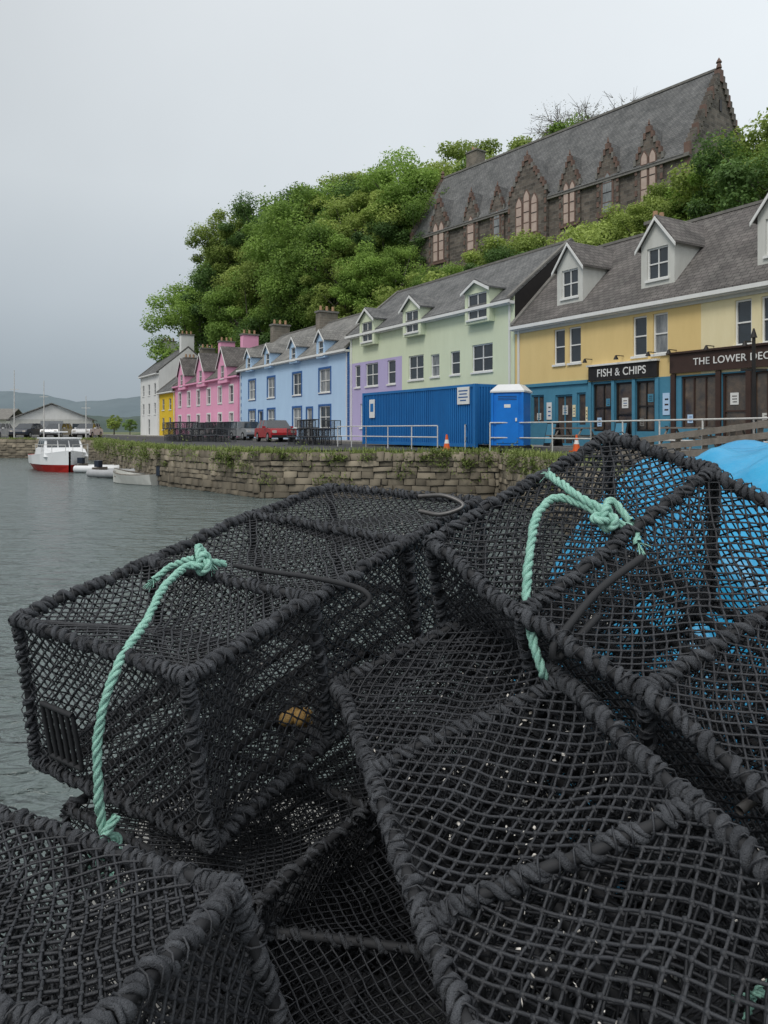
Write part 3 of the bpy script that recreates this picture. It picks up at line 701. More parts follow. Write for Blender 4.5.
def car(x,y,z,ang,mat,van=False):
    P=empty('parked_car',(0,0,0)); F=frame(x,y,z,ang); b=MB('body'); g=MB('glazing'); wb=MB('wheels')
    Lh=2.05; w=.86
    prof=[(-Lh,.3),(-Lh,.62),(-Lh+.1,.84),(-.95,.92),(1.55,.92) ,(Lh-.02,.86),(Lh,.5),(Lh,.3)]
    def ring(k): return [F(a,k,h) for a,h in prof]
    b.poly(ring(-w),mat); b.poly(ring(w),mat)
    for i in range(len(prof)):
        j=(i+1)%len(prof); b.poly((F(prof[i][0],-w,prof[i][1]),F(prof[j][0],-w,prof[j][1]),F(prof[j][0],w,prof[j][1]),F(prof[i][0],w,prof[i][1])),mat)
    lo=[(-1.05,.92),(1.75,.92)]; hi=[(-.35,1.44),(1.35,1.46)]; wi=.8; wt=.66
    b.poly([F(hi[0][0],-wt,hi[0][1]),F(hi[1][0],-wt,hi[1][1]),F(hi[1][0],wt,hi[1][1]),F(hi[0][0],wt,hi[0][1])],mat)
    g.poly([F(lo[0][0],-wi,.92),F(lo[0][0],wi,.92),F(hi[0][0],wt,1.435),F(hi[0][0],-wt,1.435)],m_glass)
    g.poly([F(lo[1][0],-wi,.92),F(lo[1][0],wi,.92),F(hi[1][0],wt,1.455),F(hi[1][0],-wt,1.455)],m_glass)
    for s in (-1,1):
        g.poly([F(lo[0][0],s*wi,.92),F(lo[1][0],s*wi,.92),F(hi[1][0],s*wt,1.45),F(hi[0][0],s*wt,1.43)],m_glass)
        for xx in (.25,1.0): b.slab([F(xx-.04,s*(wi+.01),.92),F(xx+.05,s*(wi+.01),.92),F(xx+.05,s*(wt+.01),1.45),F(xx-.04,s*(wt+.01),1.45)],.012,mat)
        for xx in (-1.28,1.28):
            wb.cyl(F,(xx,.32),1,.32,.32,s*.68,s*.88,m_tyre,16); wb.cyl(F,(xx,.32),1,.19,.17,s*.88,s*.895,m_silver,12)
        b.box(F,-Lh-.01,-Lh+.15,s*.62-.14,s*.62+.14,.6,.76,m_lamp); b.box(F,Lh-.1,Lh+.012,s*.66-.1,s*.66+.1,.58,.84,m_bred)
        b.box(F,-.75,-.6,s*.95-.1,s*.95+.1,.92,1.04,mat)
    b.box(F,-Lh-.04,-Lh+.1,-.8,.8,.28,.46,m_dark); b.box(F,Lh-.1,Lh+.04,-.8,.8,.28,.46,m_dark); b.box(F,Lh+.012,Lh+.022,-.25,.25,.56,.67,m_white)
    b.done(P,bevel=.03); g.done(P); wb.done(P)
car(-7.3,49.5,1.72,2.0,m_red); car(-10.6,57.5,1.72,2.1,m_silver); car(-13.2,63.5,1.72,2.1,m_navy); car(-17,70,1.72,2.1,m_wcar)
for i,mt in enumerate((m_wcar,m_silver,m_navy,m_wcar,m_red,m_silver,m_wcar,m_navy)):
    car(-29.5-i*3.1,74+random.uniform(-.5,.5),1.72,1.57+random.uniform(-.1,.1),mt)
sd=empty('white_gabled_shed'); b1=MB('walls'); b2=MB('roof')
SF=frame(-50,112,1.65,.35)
b1.box(SF,-5.5,5.5,-4,8,0,2.4,m_offw); b1.poly((SF(-5.5,-4.01,2.4),SF(5.5,-4.01,2.4),SF(0,-4.01,4.6)),m_white); b1.box(SF,-1.5,1.5,-4.06,-4.0,0,2.2,m_silver); b1.box(SF,2.8,4.2,-4.06,-4,.8,1.8,m_glass)
for sg in (-1,1): b2.slab((SF(sg*6,-4.4,2.2),SF(0,-4.4,4.7),SF(0,8.4,4.7),SF(sg*6,8.4,2.2)),.15,m_slate3,(0,0,1))
b1.done(sd); b2.done(sd)
sd=empty('grey_shed'); b1=MB('walls'); b2=MB('roof'); SF=frame(-70,122,1.65,.1)
b1.box(SF,-9,9,-4,4,0,2.6,m_offw)
for sg in (-1,1): b2.slab((SF(-9.3,sg*4.4,2.5),SF(9.3,sg*4.4,2.5),SF(9.3,0,4.3),SF(-9.3,0,4.3)),.12,m_stone,(0,0,1))
b1.done(sd); b2.done(sd)
for x,y,h in ((-31.5,68.5,5.5),(-34.5,69,6.5),(-27,67,4.0)):
    mb=MB('mooring_post'); F=frame(x,y,1.6); mb.cyl(F,(0,0),2,.07,.03,0,h,m_rail,8); mb.box(F,-.4,.4,-.02,.02,h*.72,h*.72+.05,m_rail); mb.done()
# white and red boat
bt=empty('white_red_motorboat'); BF=frame(-20.2,46.2,0,-1.0)
hb=MB('hull'); st=[(-3,1.45,.95),(-1.5,1.6,.95),(0,1.62,1.0),(1.4,1.35,1.08),(2.4,.8,1.18),(3.1,.06,1.3)]
def sec(i):
    x,w_,d_=st[i]; return [(x-.25*(i==5),0,-.4),(x-.1*(i>=4),w_*.78,-.05),(x,w_*.95,.36),(x,w_,.44),(x,w_*1.03,d_)]
for i in range(5):
    A_,B_=sec(i),sec(i+1)
    for sgn in (1,-1):
        for j in range(4):
            hb.poly([BF(p[0],sgn*p[1],p[2]) for p in (A_[j],B_[j],B_[j+1],A_[j+1])],m_bred if j<3 else m_grp)
    hb.poly([BF(A_[4][0],A_[4][1],A_[4][2]-.06),BF(B_[4][0],B_[4][1],B_[4][2]-.06),BF(B_[4][0],-B_[4][1],B_[4][2]-.06),BF(A_[4][0],-A_[4][1],A_[4][2]-.06)],m_grp)
S0=sec(0); hb.poly([BF(p[0],p[1],p[2]) for p in S0]+[BF(p[0],-p[1],p[2]) for p in S0[::-1]],m_bred)
hb.done(bt,weld=True)
cb=MB('cabin')
def frus(mb,F,x0,x1,w0,z0,X0,X1,W0,z1,mat):
    p=[F(x0,-w0,z0),F(x1,-w0,z0),F(x1,w0,z0),F(x0,w0,z0)]; q=[F(X0,-W0,z1),F(X1,-W0,z1),F(X1,W0,z1),F(X0,W0,z1)]
    for i in range(4): mb.poly((p[i],p[(i+1)%4],q[(i+1)%4],q[i]),mat)
    mb.poly(q,mat)
frus(cb,BF,-1.9,2.0,1.25,.9,-1.9,1.5,1.15,1.35,m_grp)
frus(cb,BF,-1.7,1.2,1.12,1.35,-1.65,.7,1.0,1.95,m_grp)
for sgn in (1,-1):
    for x0,x1 in ((-1.5,-.7),(-.6,.1),(.18,.75)):
        cb.poly([BF(x0,sgn*1.115,1.45),BF(x1,sgn*1.115,1.45),BF(x1-.12,sgn*1.03,1.85),BF(x0,sgn*1.03,1.85)],m_glass)
for y0,y1 in ((-.95,-.36),(-.3,.3),(.36,.95)): cb.poly([BF(1.13,y0,1.45),BF(1.13,y1,1.45),BF(.82,y1*.95,1.88),BF(.82,y0*.95,1.88)],m_glass)
cb.box(BF,-1.95,.85,-1.1,1.1,1.95,2.03,m_grp)
cb.cyl(BF,(-.6,0),2,.04,.03,2.03,2.9,m_rail,8); cb.box(BF,-.75,-.45,-.5,.5,2.35,2.42,m_grp)
cb.done(bt,bevel=.02)
rl=MB('bow_rail')
for sgn in (1,-1):
    for x,w_ in ((.6,1.5),(1.5,1.28),(2.3,.85),(2.95,.2)): rl.box(BF,x-.015,x+.015,sgn*w_-.015,sgn*w_+.015,1.0,1.62,m_rail)
    for (xa,wa),(xb,wb_) in zip(((.6,1.5),(1.5,1.28),(2.3,.85)),((1.5,1.28),(2.3,.85),(2.95,.2))):
        rl.slab((BF(xa,sgn*wa,1.6),BF(xb,sgn*wb_,1.6),BF(xb,sgn*wb_,1.64),BF(xa,sgn*wa,1.64)),.03,m_rail)
rl.done(bt)

# ------------------------------------------------------------------ numpy tubes
class TB:
    def __init__(s): s.V=[];s.F=[];s.M=[];s.n=0
    def tube(s,P,r,k,mi,ref=None,Nn=None):
        P=np.asarray(P,float); T=np.gradient(P,axis=0); T/=np.linalg.norm(T,axis=1)[:,None]+1e-12
        if Nn is None:
            Nn=np.cross(T,ref); Nn/=np.linalg.norm(Nn,axis=1)[:,None]+1e-9
        B_=np.cross(T,Nn); an=np.arange(k)*2*math.pi/k
        r=np.broadcast_to(r,(len(P),))
        R=P[:,None,:]+r[:,None,None]*(np.cos(an)[None,:,None]*Nn[:,None,:]+np.sin(an)[None,:,None]*B_[:,None,:])
        m=len(P); s.V.append(R.reshape(-1,3)); i=np.arange(m-1)[:,None]*k; j=np.arange(k)[None,:]; j2=(j+1)%k
        F=np.stack([i+j,i+j2,i+k+j2,i+k+j],-1).reshape(-1,4)+s.n
        s.F.append(F); s.M.append(np.full(len(F),mi)); s.n+=m*k
    def octa(s,P,a,b,c,mi):
        P=np.asarray(P); n=len(P)
        if n==0: return
        off=[(-1,-1,-1),(1,-1,-1),(1,1,-1),(-1,1,-1),(-1,-1,1),(1,-1,1),(1,1,1),(-1,1,1)]
        V=np.concatenate([P+o_[0]*a+o_[1]*b+o_[2]*c for o_ in off]); i=np.arange(n)+s.n
        F=np.concatenate([np.stack([i+q[0]*n,i+q[1]*n,i+q[2]*n,i+q[3]*n],1) for q in ((0,1,2,3),(4,5,6,7),(0,1,5,4),(1,2,6,5),(2,3,7,6),(3,0,4,7))])
        s.V.append(V); s.F.append(F); s.M.append(np.full(len(F),mi)); s.n+=8*n
    def obj(s,name,mats): return mesh_np(name,np.concatenate(s.V),np.concatenate(s.F),mats,np.concatenate(s.M),smooth=True)
def smooth_path(P,step):
    P=np.array(P,float); n=len(P); Q=[]
    Pp=np.vstack([2*P[0]-P[1],P,2*P[-1]-P[-2]])
    for i in range(n-1):
        p0,p1,p2,p3=Pp[i],Pp[i+1],Pp[i+2],Pp[i+3]; m=max(2,int(np.linalg.norm(p2-p1)/step))
        t=np.linspace(0,1,m,endpoint=False)[:,None]
        Q.append(.5*((2*p1)+(-p0+p2)*t+(2*p0-5*p1+4*p2-p3)*t**2+(-p0+3*p1-3*p2+p3)*t**3))
    Q.append(P[-1:]); return np.concatenate(Q)
def pframes(P):
    T=np.gradient(P,axis=0); T/=np.linalg.norm(T,axis=1)[:,None]+1e-12
    N_=np.zeros_like(P); a=np.cross(T[0],[.31,.2,.93]); a/=np.linalg.norm(a); N_[0]=a
    for i in range(1,len(P)):
        v=N_[i-1]-T[i]*np.dot(N_[i-1],T[i]); N_[i]=v/(np.linalg.norm(v)+1e-12)
    return T,N_,np.cross(T,N_)
def helix(tb,P,R,r,pitch,phase,k,mi,jit=0.,fr=None,var=.13):
    T,N_,B_=fr or pframes(P); L_=np.concatenate([[0],np.cumsum(np.linalg.norm(np.diff(P,axis=0),axis=1))])
    ph=2*math.pi*L_/pitch+phase+jit*np.sin(L_*37+phase)+jit*np.sin(L_*83+phase*2)
    rad=np.cos(ph)[:,None]*N_+np.sin(ph)[:,None]*B_
    Rr=R*(1+var*np.sin(L_*53+phase*3)+var*.6*np.sin(L_*171+phase))
    tb.tube(P+rad*Rr[:,None],r*(1+var*1.3*np.sin(L_*71+phase)+var*np.sin(L_*233+phase)),k,mi,Nn=rad)
def lay_rope(tb,P,R,mi,step=.005,k=6):
    Q=smooth_path(P,step)
    for a in range(3): helix(tb,Q,R*.5,R*.56,R*6.2,a*2.094,k,mi,.15)
def wrap(tb,p,q,hi=True,scale=1.0):
    p=np.array(p);q=np.array(q); L_=np.linalg.norm(q-p); d=(q-p)/L_
    side=np.cross(d,[.2,.5,.8]); side/=np.linalg.norm(side); s2=np.cross(d,side); bow=random.uniform(-.008,.008); b2=random.uniform(-.005,.005)
    st=.0034 if hi else .008; n=max(4,int(L_/st)); t=np.linspace(0,1,n)
    P=p+np.outer(t,q-p)+np.outer(np.sin(t*math.pi)*bow,side)+np.outer(np.sin(t*2*math.pi)*b2+.0015*np.sin(t*L_*60),s2)
    fr=pframes(P)
    tb.tube(P[::12] if n>36 else P,.0085*scale,6,2,ref=side)
    pt=random.uniform(.031,.044); kk=6 if hi else 4; ph0=random.uniform(0,6); ex=random.uniform(-.7,.7)
    helix(tb,P,.0100*scale,.0056*scale,pt,ph0,kk,1,.75,fr,.16)
    helix(tb,P,.0100*scale,.0050*scale,pt*random.uniform(.93,1.07),ph0+3.14+ex,kk,1,.75,fr,.16)
    if hi:
        helix(tb,P,.0150*scale,.0016,-random.uniform(.02,.03),random.uniform(0,6),4,0,.9,fr,.10)
        for _ in range(int(L_*70)):   # frayed fibres
            i=random.randrange(1,n-1); an=random.uniform(0,6.28); rd=math.cos(an)*fr[1][i]+math.sin(an)*fr[2][i]
            a_=P[i]+rd*.011*scale; l=random.uniform(.006,.016); e=a_+rd*l*.8+np.array([random.gauss(0,.004),random.gauss(0,.004),-l*.4])
            tb.tube(np.array([a_,(a_+e)/2+rd*.002,e]),.0005,3,1,ref=d)
def net(tb,p00,p10,p11,p01,cell,r,sag,k=4,knots=True):
    p00,p10,p11,p01=[np.array(v) for v in (p00,p10,p11,p01)]
    W_=(np.linalg.norm(p10-p00)+np.linalg.norm(p11-p01))/2; H_=(np.linalg.norm(p01-p00)+np.linalg.norm(p11-p10))/2
    nrm=np.cross(p10-p00,p01-p00); nrm/=np.linalg.norm(nrm); ph=random.uniform(0,6)
    def S(x,y,o=0.):
        u=np.clip(x/W_,0,1); v=np.clip(y/H_,0,1); bmp=np.clip(16*u*(1-u)*v*(1-v),0,1)**.6
        dx=(.011*np.sin(9*x+6*y+ph)+.0035*np.sin(41*x-23*y+ph)+.0015*np.sin(190*x+77*y))*bmp; dy=(.011*np.sin(7*x-8*y+ph*2)+.0035*np.sin(31*x+37*y)+.0015*np.sin(170*y-91*x+ph))*bmp
        u=u+dx/W_; v=v+dy/H_
        P=((1-u)*(1-v))[:,None]*p00+(u*(1-v))[:,None]*p10+(u*v)[:,None]*p11+((1-u)*v)[:,None]*p01
        return P+nrm*(sag*bmp+.007*np.sin(17*x+13*y+ph)*bmp+o)[:,None]
    c=-H_+cell*.5
    while c<W_:
        x0=max(0,c); x1=min(W_,H_+c)
        if x1-x0>.01:
            n=max(2,int((x1-x0)/(cell*.5))+1); x=np.linspace(x0,x1,n); tb.tube(S(x,x-c,r*.45),r,k,0,ref=nrm)
        c+=cell
    c=cell*.5
    while c<W_+H_:
        x0=max(0,c-H_); x1=min(W_,c)
        if x1-x0>.01:
            n=max(2,int((x1-x0)/(cell*.5))+1); x=np.linspace(x0,x1,n); tb.tube(S(x,c-x,-r*.45),r,k,0,ref=nrm)
        c+=cell
    if knots:
        c1=np.arange(-H_+cell*.5,W_,cell); c2=np.arange(cell*.5,W_+H_,cell)
        A1,A2=np.meshgrid(c1,c2); x=((A1+A2)/2).ravel(); y=((A2-A1)/2).ravel()
        ok=(x>.004)&(x<W_-.004)&(y>.004)&(y<H_-.004); P=S(x[ok],y[ok])
        du=(p10-p00)/np.linalg.norm(p10-p00); dv=np.cross(nrm,du)
        a=(du+dv)*.7071*r*1.25; b_=(du-dv)*.7071*r*1.25
        tb.octa(P,a,b_,nrm*r*1.5,0)
def creel(O,a,w,dn,nh,hi=True,cell=.028,r=.0019,inner=True,jit=.012,bits=0,skip=()):
    O,a,w,dn=[np.array(v,float) for v in (O,a,w,dn)]; O=O+np.array([0,0,EZ]); tb=TB()
    Cn={}
    for i in range(nh+1):
        for j in (0,1):
            for k_ in (0,1): Cn[i,j,k_]=O+a*i/nh+w*j+dn*k_+rng.normal(0,jit,3)*(.6 if i in (0,nh) else 1)
    for i in range(nh+1):
        for (j,k_),(j2,k2) in (((0,0),(1,0)),((1,0),(1,1)),((1,1),(0,1)),((0,1),(0,0))): wrap(tb,Cn[i,j,k_],Cn[i,j2,k2],hi)
    for i in range(nh):
        for j in (0,1):
            for k_ in (0,1): wrap(tb,Cn[i,j,k_],Cn[i+1,j,k_],hi,1.12)
    if hi:   # corner lashings: tight turns of twine
        e=[a/np.linalg.norm(a),w/np.linalg.norm(w),dn/np.linalg.norm(dn)]
        for key,c in Cn.items():
            sgn=[1 if key[0]==0 else -1,1-2*key[1],1-2*key[2]]
            for q_ in range(3):
                P=c+np.outer(np.linspace(-.004,.034+random.uniform(0,.014),26),e[q_]*sgn[q_])
                helix(tb,P,.0135,.0042,.0115,random.uniform(0,6),5,1,.3,None,.12)
    ctr=O+a*.5+w*.5+dn*.5
    def pn(q,sg=.012,c=cell,rr=r,kn=hi,sides=None):
        q=[np.array(x) for x in q]; nn=np.cross(q[1]-q[0],q[3]-q[0]); s_=1 if np.dot(nn,ctr-q[0])>0 else -1
        net(tb,*q,c,rr,sg*s_,sides or (5 if hi else 3),knots=kn)
    for i in range(nh):
        pn((Cn[i,0,0],Cn[i+1,0,0],Cn[i+1,1,0],Cn[i,1,0]),random.uniform(.012,.038))
        pn((Cn[i,0,1],Cn[i+1,0,1],Cn[i+1,1,1],Cn[i,1,1]),-.005,kn=False,sides=4)
        pn((Cn[i,0,0],Cn[i+1,0,0],Cn[i+1,0,1],Cn[i,0,1]),.02); pn((Cn[i,1,0],Cn[i+1,1,0],Cn[i+1,1,1],Cn[i,1,1]),.02)
    for i in (0,nh): pn((Cn[i,0,0],Cn[i,1,0],Cn[i,1,1],Cn[i,0,1]),.015)
    if inner:
        for i in range(1,nh): pn((Cn[i,0,0],Cn[i,1,0],Cn[i,1,1],Cn[i,0,1]),.05,kn=False,sides=4)
        for i in range(0,nh,2):
            m0=(Cn[i+1,0,0]+Cn[i+1,0,1])/2+w*.3; m1=(Cn[i+1,0,0]+Cn[i+1,0,1])/2+w*.7
            pn((Cn[i,0,0],Cn[i,1,0],m1,m0),.03,kn=False,sides=4); pn((Cn[i,0,1],Cn[i,1,1],m1,m0),.03,kn=False,sides=4)
            pn((Cn[i,0,0],Cn[i+1,0,0]+w*.5+dn*.4,Cn[i+1,0,1]+w*.5-dn*.3,Cn[i,0,1]),.03,kn=False,sides=4)
    for j in np.linspace(.12,.88,5):
        p=O+dn*.985+w*j; tb.tube(np.array([p,p+a]),.012,4,2,ref=dn)
    nb=0
    while nb<bits:
        cc=np.array([random.random(),random.random(),random.choice([.03,.05,.07,.5,.9,.93,.96])])
        for _ in range(random.randint(1,9)):
            q_=cc+np.array([random.gauss(0,.03),random.gauss(0,.04),random.gauss(0,.02)]); p=O+a*q_[0]+w*q_[1]+dn*max(.02,q_[2]); s_=random.uniform(.0006,.0019)
            rr_=rng.normal(size=(3,3)); tb.octa([p],rr_[0]*s_*.7,rr_[1]*s_*.7,rr_[2]*s_*.4,3); nb+=1
    return tb.obj('lobster_creel',[m_net,m_rope,m_core,m_shell])
creel((-.363,1.352,-.448),(.648,.888,.236),(-.470,.305,.024),(.029,.072,-.351),3,bits=60)
aB=np.array((.424,-.6,-.238))/.772*1.14
creel((.095,1.6,-.2486),tuple(aB),(.4425,.2,.2366),(.081,.177,-.302),4,bits=90)
creel((-.1125,1.7,-.581),(.252,-1.054,-.099),(.355,-.005,.158),(.125,.056,-.282),3,bits=620,cell=.033,r=.0024)
creel((-.195,1.0,-.619),(-.36,-.86,.04),(-.56,.33,-.06),(.09,.03,-.33),3,bits=60,cell=.032,r=.0023)
creel((-.24,1.36,-.86),(.62,.86,.10),(-.50,.34,.0),(.02,.05,-.35),3,hi=False)
creel((-.30,1.06,-.98),(.30,.98,.06),(.56,-.16,.04),(.02,.03,-.34),3,hi=False)
creel((.34,1.82,-.66),(.44,-.86,-.20),(.48,.24,.10),(.05,.1,-.34),3,hi=False)
creel((.20,1.30,-1.0),(.50,-.9,-.05),(.46,.24,.05),(.02,.02,-.34),3,hi=False)
creel((.3,2.25,-.66),(.95,.1,.0),(-.1,.52,.0),(.0,.0,-.36),3,hi=False)
creel((-.45,1.75,-1.18),(.9,.5,.0),(-.25,.48,.0),(.0,.0,-.34),3,hi=False)
creel((-.70,1.05,-1.05),(.85,-.2,.0),(.1,.5,.0),(.0,.0,-.36),3,hi=False,inner=False)
# slotted escape panel on the end of the left creel
tb=TB(); Oe=np.array((-.363,1.352,-.448+EZ)); we=np.array((-.470,.305,.024)); de=np.array((.029,.072,-.351)); ou=-np.array((.648,.888,.236))/1.124*.012
def ep(b_,c_): return Oe+we*b_+de*c_+ou
for c_ in (.50,.86): tb.tube(np.array([ep(.66,c_),ep(.86,c_)]),.006,6,0,ref=ou)
for b_ in np.linspace(.66,.86,6): tb.tube(np.array([ep(b_,.50),ep(b_,.86)]),.005,6,0,ref=ou)
tb.obj('slotted_escape_panel',[m_core])

# mint ropes with knots
def knot(tb,c,R,s,mi):
    t=np.linspace(0,2*math.pi*1.02,40)
    P=np.stack([(np.sin(t)+2*np.sin(2*t)),(np.cos(t)-2*np.cos(2*t))*.8,-np.sin(3*t)],1)*s
    Rm=np.array(Matrix.Rotation(1.2,3,'X')@Matrix.Rotation(.6,3,'Z')@Matrix.Rotation(.4,3,'Y')); P=P@Rm.T+np.array(c)
    lay_rope(tb,P,R,mi,.005)
def mrope(name,paths,kn,R):
    tb=TB()
    for p in paths: lay_rope(tb,[np.array(q)+np.array([0,0,EZ]) for q in p],R,0)
    for c,s in kn: knot(tb,(c[0],c[1],c[2]+EZ),R*.95,s,0)
    for p in paths:   # frayed tails
        e=np.array(p[-1])+np.array([0,0,EZ]); d=np.array(p[-1])-np.array(p[-2]); d/=np.linalg.norm(d)
        for _ in range(14):
            v=d+rng.normal(0,.35,3); tb.tube(np.array([e,e+v*.012,e+v*.022+np.array([0,0,-.004])]),.0011,3,0,ref=np.array([.2,.3,.9]))
    return tb.obj(name,[m_mint])
mrope('mint_green_rope',[[(-.40,1.86,-.335),(-.46,1.80,-.325),(-.49,1.68,-.345),(-.50,1.54,-.405),(-.515,1.42,-.46),(-.535,1.385,-.57),(-.53,1.375,-.68),(-.515,1.375,-.775),(-.50,1.40,-.80)],
  [(-.46,1.80,-.31),(-.53,1.83,-.34),(-.56,1.80,-.365)],[(-.50,1.38,-.72),(-.53,1.34,-.78),(-.50,1.36,-.82)],[(-.45,1.80,-.31),(-.46,1.84,-.29),(-.43,1.83,-.33)]],[((-.445,1.80,-.325),.0088),((-.51,1.37,-.775),.007)],.0092)
mrope('mint_green_rope',[[(.47,1.50,-.195),(.43,1.54,-.165),(.375,1.59,-.145),(.33,1.55,-.165),(.30,1.49,-.205),(.275,1.42,-.285),(.268,1.37,-.36),(.285,1.34,-.43),(.30,1.36,-.46)],
  [(.46,1.51,-.17),(.41,1.56,-.14),(.39,1.60,-.12),(.37,1.66,-.10)],[(.44,1.52,-.18),(.50,1.50,-.20),(.505,1.47,-.225)],[(.45,1.51,-.175),(.48,1.56,-.15),(.51,1.53,-.19)]],[((.45,1.505,-.18),.0088)],.0092)
mrope('mint_green_rope',[[(.40,.86,-.66),(.43,.84,-.64),(.46,.86,-.66),(.49,.83,-.64)],[(.41,.84,-.67),(.45,.87,-.65),(.50,.85,-.66)]],[],.004)
def rod(name,P,r,mat):
    tb=TB(); Q=smooth_path([np.array(q)+np.array([0,0,EZ]) for q in P],.01); T,N_,B_=pframes(Q); tb.tube(Q,r,8,0,Nn=N_); return tb.obj(name,[mat])
rod('creel_door_hook',[(-.37,1.83,-.335),(-.28,1.78,-.34),(-.16,1.70,-.34),(-.06,1.62,-.345),(-.03,1.60,-.365),(-.05,1.60,-.385)],.006,m_core)
rod('creel_door_hook',[(.10,2.12,-.19),(.17,2.08,-.185),(.22,2.05,-.21),(.16,2.06,-.235),(.10,2.1,-.23)],.0065,m_steel)
rod('creel_door_hook',[(.49,1.40,-.24),(.40,1.37,-.295),(.33,1.33,-.355),(.30,1.31,-.385),(.31,1.315,-.405),(.39,1.35,-.34)],.0075,m_core)
rod('creel_door_hook',[(.62,1.10,-.47),(.56,1.06,-.505),(.49,1.02,-.525)],.007,m_steel)
tb=TB()
for i in range(6):
    c=np.array([-.21+random.uniform(-.03,.03),1.78+random.uniform(-.02,.02),EZ-.70+random.uniform(-.02,.02)]); t=np.linspace(-1,1,7)
    d=rng.normal(size=3); d/=np.linalg.norm(d); P=c+np.outer(t,d)*.022; tb.tube(P,.018*np.sqrt(np.maximum(.02,1-t*t)),8,0,ref=np.cross(d,[.3,.5,.9]))
tb.obj('bait',[m_ochre])
def stack(x0,y0,x1,y1,rows,nx):
    tb=TB(); d=np.array([x1-x0,y1-y0,0.]); L_=np.linalg.norm(d); d/=L_; pz=np.array([-d[1],d[0],0]); cw=L_/nx
    for r_ in range(rows):
        for i in range(nx):
            if r_==rows-1 and random.random()<.35: continue
            O=np.array([x0,y0,1.72])+d*(cw*i+random.uniform(-.05,.05))+pz*random.uniform(-.1,.1)+np.array([0,0,.44*r_]); c=cw*.93
            tl=random.uniform(-.04,.04)
            P=lambda a,b,h:O+d*a*c+pz*b*.6+np.array([0,0,.41*h+tl*a])
            E=[]
            for a in (0,.5,1): E+=[((a,0,0),(a,0,1)),((a,0,1),(a,1,1)),((a,1,1),(a,1,0))]
            for b in (0,1):
                for h in (0,1): E.append(((0,b,h),(1,b,h)))
            for p,q in E: tb.tube(np.array([P(*p),P(*q)]),.022,5,1,ref=np.array([.3,.5,.8]))
            net(tb,P(0,0,0),P(1,0,0),P(1,0,1),P(0,0,1),.07,.004,.0,3,False); net(tb,P(0,0,1),P(1,0,1),P(1,1,1),P(0,1,1),.07,.004,0,3,False)
            net(tb,P(0,1,0),P(1,1,0),P(1,1,1),P(0,1,1),.07,.004,0,3,False); net(tb,P(0,0,0),P(0,1,0),P(0,1,1),P(0,0,1),.07,.004,0,3,False)
    tb.obj('creel_stack',[m_net,m_rope])
stack(-14.6,50,-9.8,47,3,5); stack(-15.5,52,-10.8,49.3,3,5)
stack(-5.0,38.2,-2.9,37.0,3,3); stack(-4.6,39.2,-2.5,38.0,3,3)
# blue tarpaulin
V=[];F=[];nx,ny=90,60
for i in range(nx):
    for j in range(ny):
        x=.62+3.2*i/(nx-1); y=2.02+1.7*j/(ny-1)
        e=min(1,max(0,(x-.62)/.75)); f=min(1,max(0,(y-2.0)/.5)); g=min(1,max(0,(3.75-y)/.3))
        z=-1.3+1.23*(math.sin(e*math.pi/2)**.65)*(math.sin(f*math.pi/2)**.5)*(math.sin(g*math.pi/2)**.5)
        z+=.02*math.sin(x*9+y*5)+.012*math.sin(x*21-y*13)+.008*math.sin(y*33+x*4)-.03*abs(math.sin(x*3.1+1))-.02*(1-abs(math.sin(x*5.3-y*2.2)))**3; V.append((x+.02*math.sin(y*17+z*8),y+.03*math.sin(x*14+z*9),EZ+z))
for i in range(nx-1):
    for j in range(ny-1): F.append((i*ny+j,(i+1)*ny+j,(i+1)*ny+j+1,i*ny+j+1))
mesh_np('blue_tarpaulin',V,F,[m_tarp],smooth=True)
def dinghy(x,y,ang,mat,L_=1.6):
    P=empty('inflatable_dinghy'); tb=TB(); F=frame(x,y,.22,ang)
    path=[F(-L_,-.6,0),F(-L_*.3,-.62,0),F(L_*.5,-.55,.03),F(L_*.9,-.25,.12),F(L_,0,.16),F(L_*.9,.25,.12),F(L_*.5,.55,.03),F(-L_*.3,.62,0),F(-L_,.6,0)]
    Q=smooth_path(path,.1); T_,N_,B_=pframes(Q); tb.tube(Q,np.full(len(Q),.21),12,0,Nn=N_); o=tb.obj('tubes',[mat]); o.parent=P
    b=MB('floor_and_motor'); b.poly([F(-L_,-.55,-.05),F(L_*.6,-.4,-.05),F(L_*.6,.4,-.05),F(-L_,.55,-.05)],m_dark); b.box(F,-L_+.05,-L_+.12,-.5,.5,-.1,.3,m_wood)
    b.box(F,-.2,.05,-.5,.5,.05,.1,m_wood); b.box(F,-L_-.2,-L_+.15,-.14,.14,.3,.65,m_navy); b.box(F,-L_-.1,-L_,-.05,.05,-.3,.3,m_navy); b.done(P,bevel=.02)
dinghy(-13.9,38.9,-.5,m_tubeg); dinghy(-16.4,43.6,-.2,m_grp)
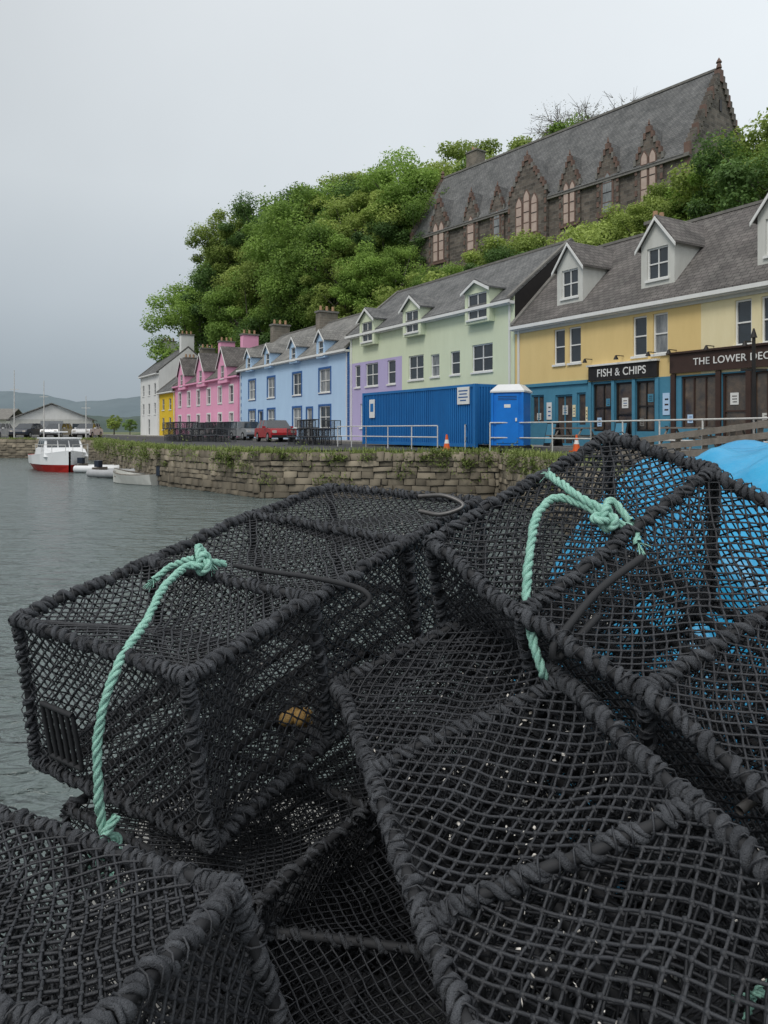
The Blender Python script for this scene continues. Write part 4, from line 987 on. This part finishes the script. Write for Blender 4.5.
def rowboat(x,y,ang,mat):
    b=MB('small_rowing_boat'); F=frame(x,y,0,ang); st=[(-1.7,.5,.5),(-1.2,.62,.46),(-.5,.7,.43),(.2,.7,.43),(.8,.58,.46),(1.3,.36,.52),(1.8,.03,.64)]
    for i in range(6):
        (xa,wa,da),(xb,wb_,db)=st[i],st[i+1]
        for sg in (1,-1):
            b.poly([F(xa,0,-.12),F(xb,0,-.1),F(xb,sg*wb_*.75,.02),F(xa,sg*wa*.75,.02)],mat); b.poly([F(xa,sg*wa*.75,.02),F(xb,sg*wb_*.75,.02),F(xb,sg*wb_,db),F(xa,sg*wa,da)],mat)
            b.slab([F(xa,sg*wa,da),F(xb,sg*wb_,db),F(xb,sg*wb_*.92,db),F(xa,sg*wa*.92,da)],.04,m_wood,(0,0,1))
    b.poly([F(-1.7,-.5,.5),F(-1.7,.5,.5),F(-1.7,.37,.02),F(-1.7,0,-.12),F(-1.7,-.37,.02)],mat)
    for xx in (-.9,.1,.9): b.box(F,xx-.12,xx+.12,-.5,.5,.3,.34,m_wood)
    b.box(F,-1.95,-1.7,-.13,.13,.45,.85,m_navy); b.box(F,-1.85,-1.75,-.05,.05,-.3,.45,m_navy)
    b.done()
rowboat(-11.6,34.6,2.5,m_offw)

# ------------------------------------------------------------------ sky, sun, camera
W_=bpy.data.worlds.new('World'); SC.world=W_; W_.use_nodes=True; nt=W_.node_tree; bg=nt.nodes['Background']; bg.inputs[1].default_value=.1
sky=nt.nodes.new('ShaderNodeTexSky'); sky.sky_type='NISHITA'; sky.sun_disc=False; sky.sun_elevation=math.radians(52); sky.dust_density=4
tc=nt.nodes.new('ShaderNodeTexCoord'); sp=nt.nodes.new('ShaderNodeSeparateXYZ'); nt.links.new(tc.outputs['Generated'],sp.inputs[0])
rp_=nt.nodes.new('ShaderNodeValToRGB'); nt.links.new(sp.outputs[2],rp_.inputs[0]); cr=rp_.color_ramp
cr.elements[0].position=0; cr.elements[0].color=(.36,.42,.47,1); cr.elements[1].position=1; cr.elements[1].color=(1,1,1,1)
for p,c in ((.07,(.40,.465,.52)),(.16,(.53,.59,.64)),(.30,(.66,.71,.745)),(.5,(.70,.74,.77))):
    e=cr.elements.new(p); e.color=(*c,1)
nz=nt.nodes.new('ShaderNodeTexNoise'); nz.inputs['Scale'].default_value=1.9; nz.inputs['Detail'].default_value=5; nt.links.new(tc.outputs['Generated'],nz.inputs['Vector'])
a1_=nt.nodes.new('ShaderNodeMath'); a1_.operation='MULTIPLY_ADD'; a1_.inputs[1].default_value=.30; a1_.inputs[2].default_value=.90
nt.links.new(sp.outputs[0],a1_.inputs[0])
a2_=nt.nodes.new('ShaderNodeMath'); a2_.operation='MULTIPLY_ADD'; a2_.inputs[1].default_value=.28; nt.links.new(nz.outputs[0],a2_.inputs[0]); nt.links.new(a1_.outputs[0],a2_.inputs[2])
mu=nt.nodes.new('ShaderNodeMath'); mu.operation='MULTIPLY'; mu.inputs[1].default_value=10.4; nt.links.new(a2_.outputs[0],mu.inputs[0])
vm=nt.nodes.new('ShaderNodeVectorMath'); vm.operation='SCALE'; nt.links.new(rp_.outputs[0],vm.inputs[0]); nt.links.new(mu.outputs[0],vm.inputs['Scale'])
mx=nt.nodes.new('ShaderNodeMixRGB'); mx.inputs[0].default_value=.94; nt.links.new(sky.outputs[0],mx.inputs[1]); nt.links.new(vm.outputs[0],mx.inputs[2]); nt.links.new(mx.outputs[0],bg.inputs[0])
sl=bpy.data.lights.new('sun','SUN'); sl.energy=1.4; sl.angle=math.radians(20); sl.color=(1,.97,.92); so=bpy.data.objects.new('sun',sl); COL.objects.link(so)
el=math.radians(52); az=math.radians(215)
dv=Vector((math.sin(az)*math.cos(el),math.cos(az)*math.cos(el),math.sin(el)))
sky.sun_rotation=az
so.rotation_euler=dv.to_track_quat('Z','Y').to_euler()
cam=bpy.data.cameras.new('camera'); cam.lens=26; cam.sensor_width=36; cam.sensor_fit='AUTO'; cam.shift_y=-.080; cam.clip_end=6000; cam.clip_start=.05
cob=bpy.data.objects.new('camera',cam); COL.objects.link(cob); cob.location=(0,0,EZ); cob.rotation_euler=(math.radians(90),0,0); SC.camera=cob
SC.view_settings.view_transform='Standard'; SC.view_settings.look='None'; SC.view_settings.exposure=0
print('FACES',sum(len(m.polygons) for m in bpy.data.meshes))
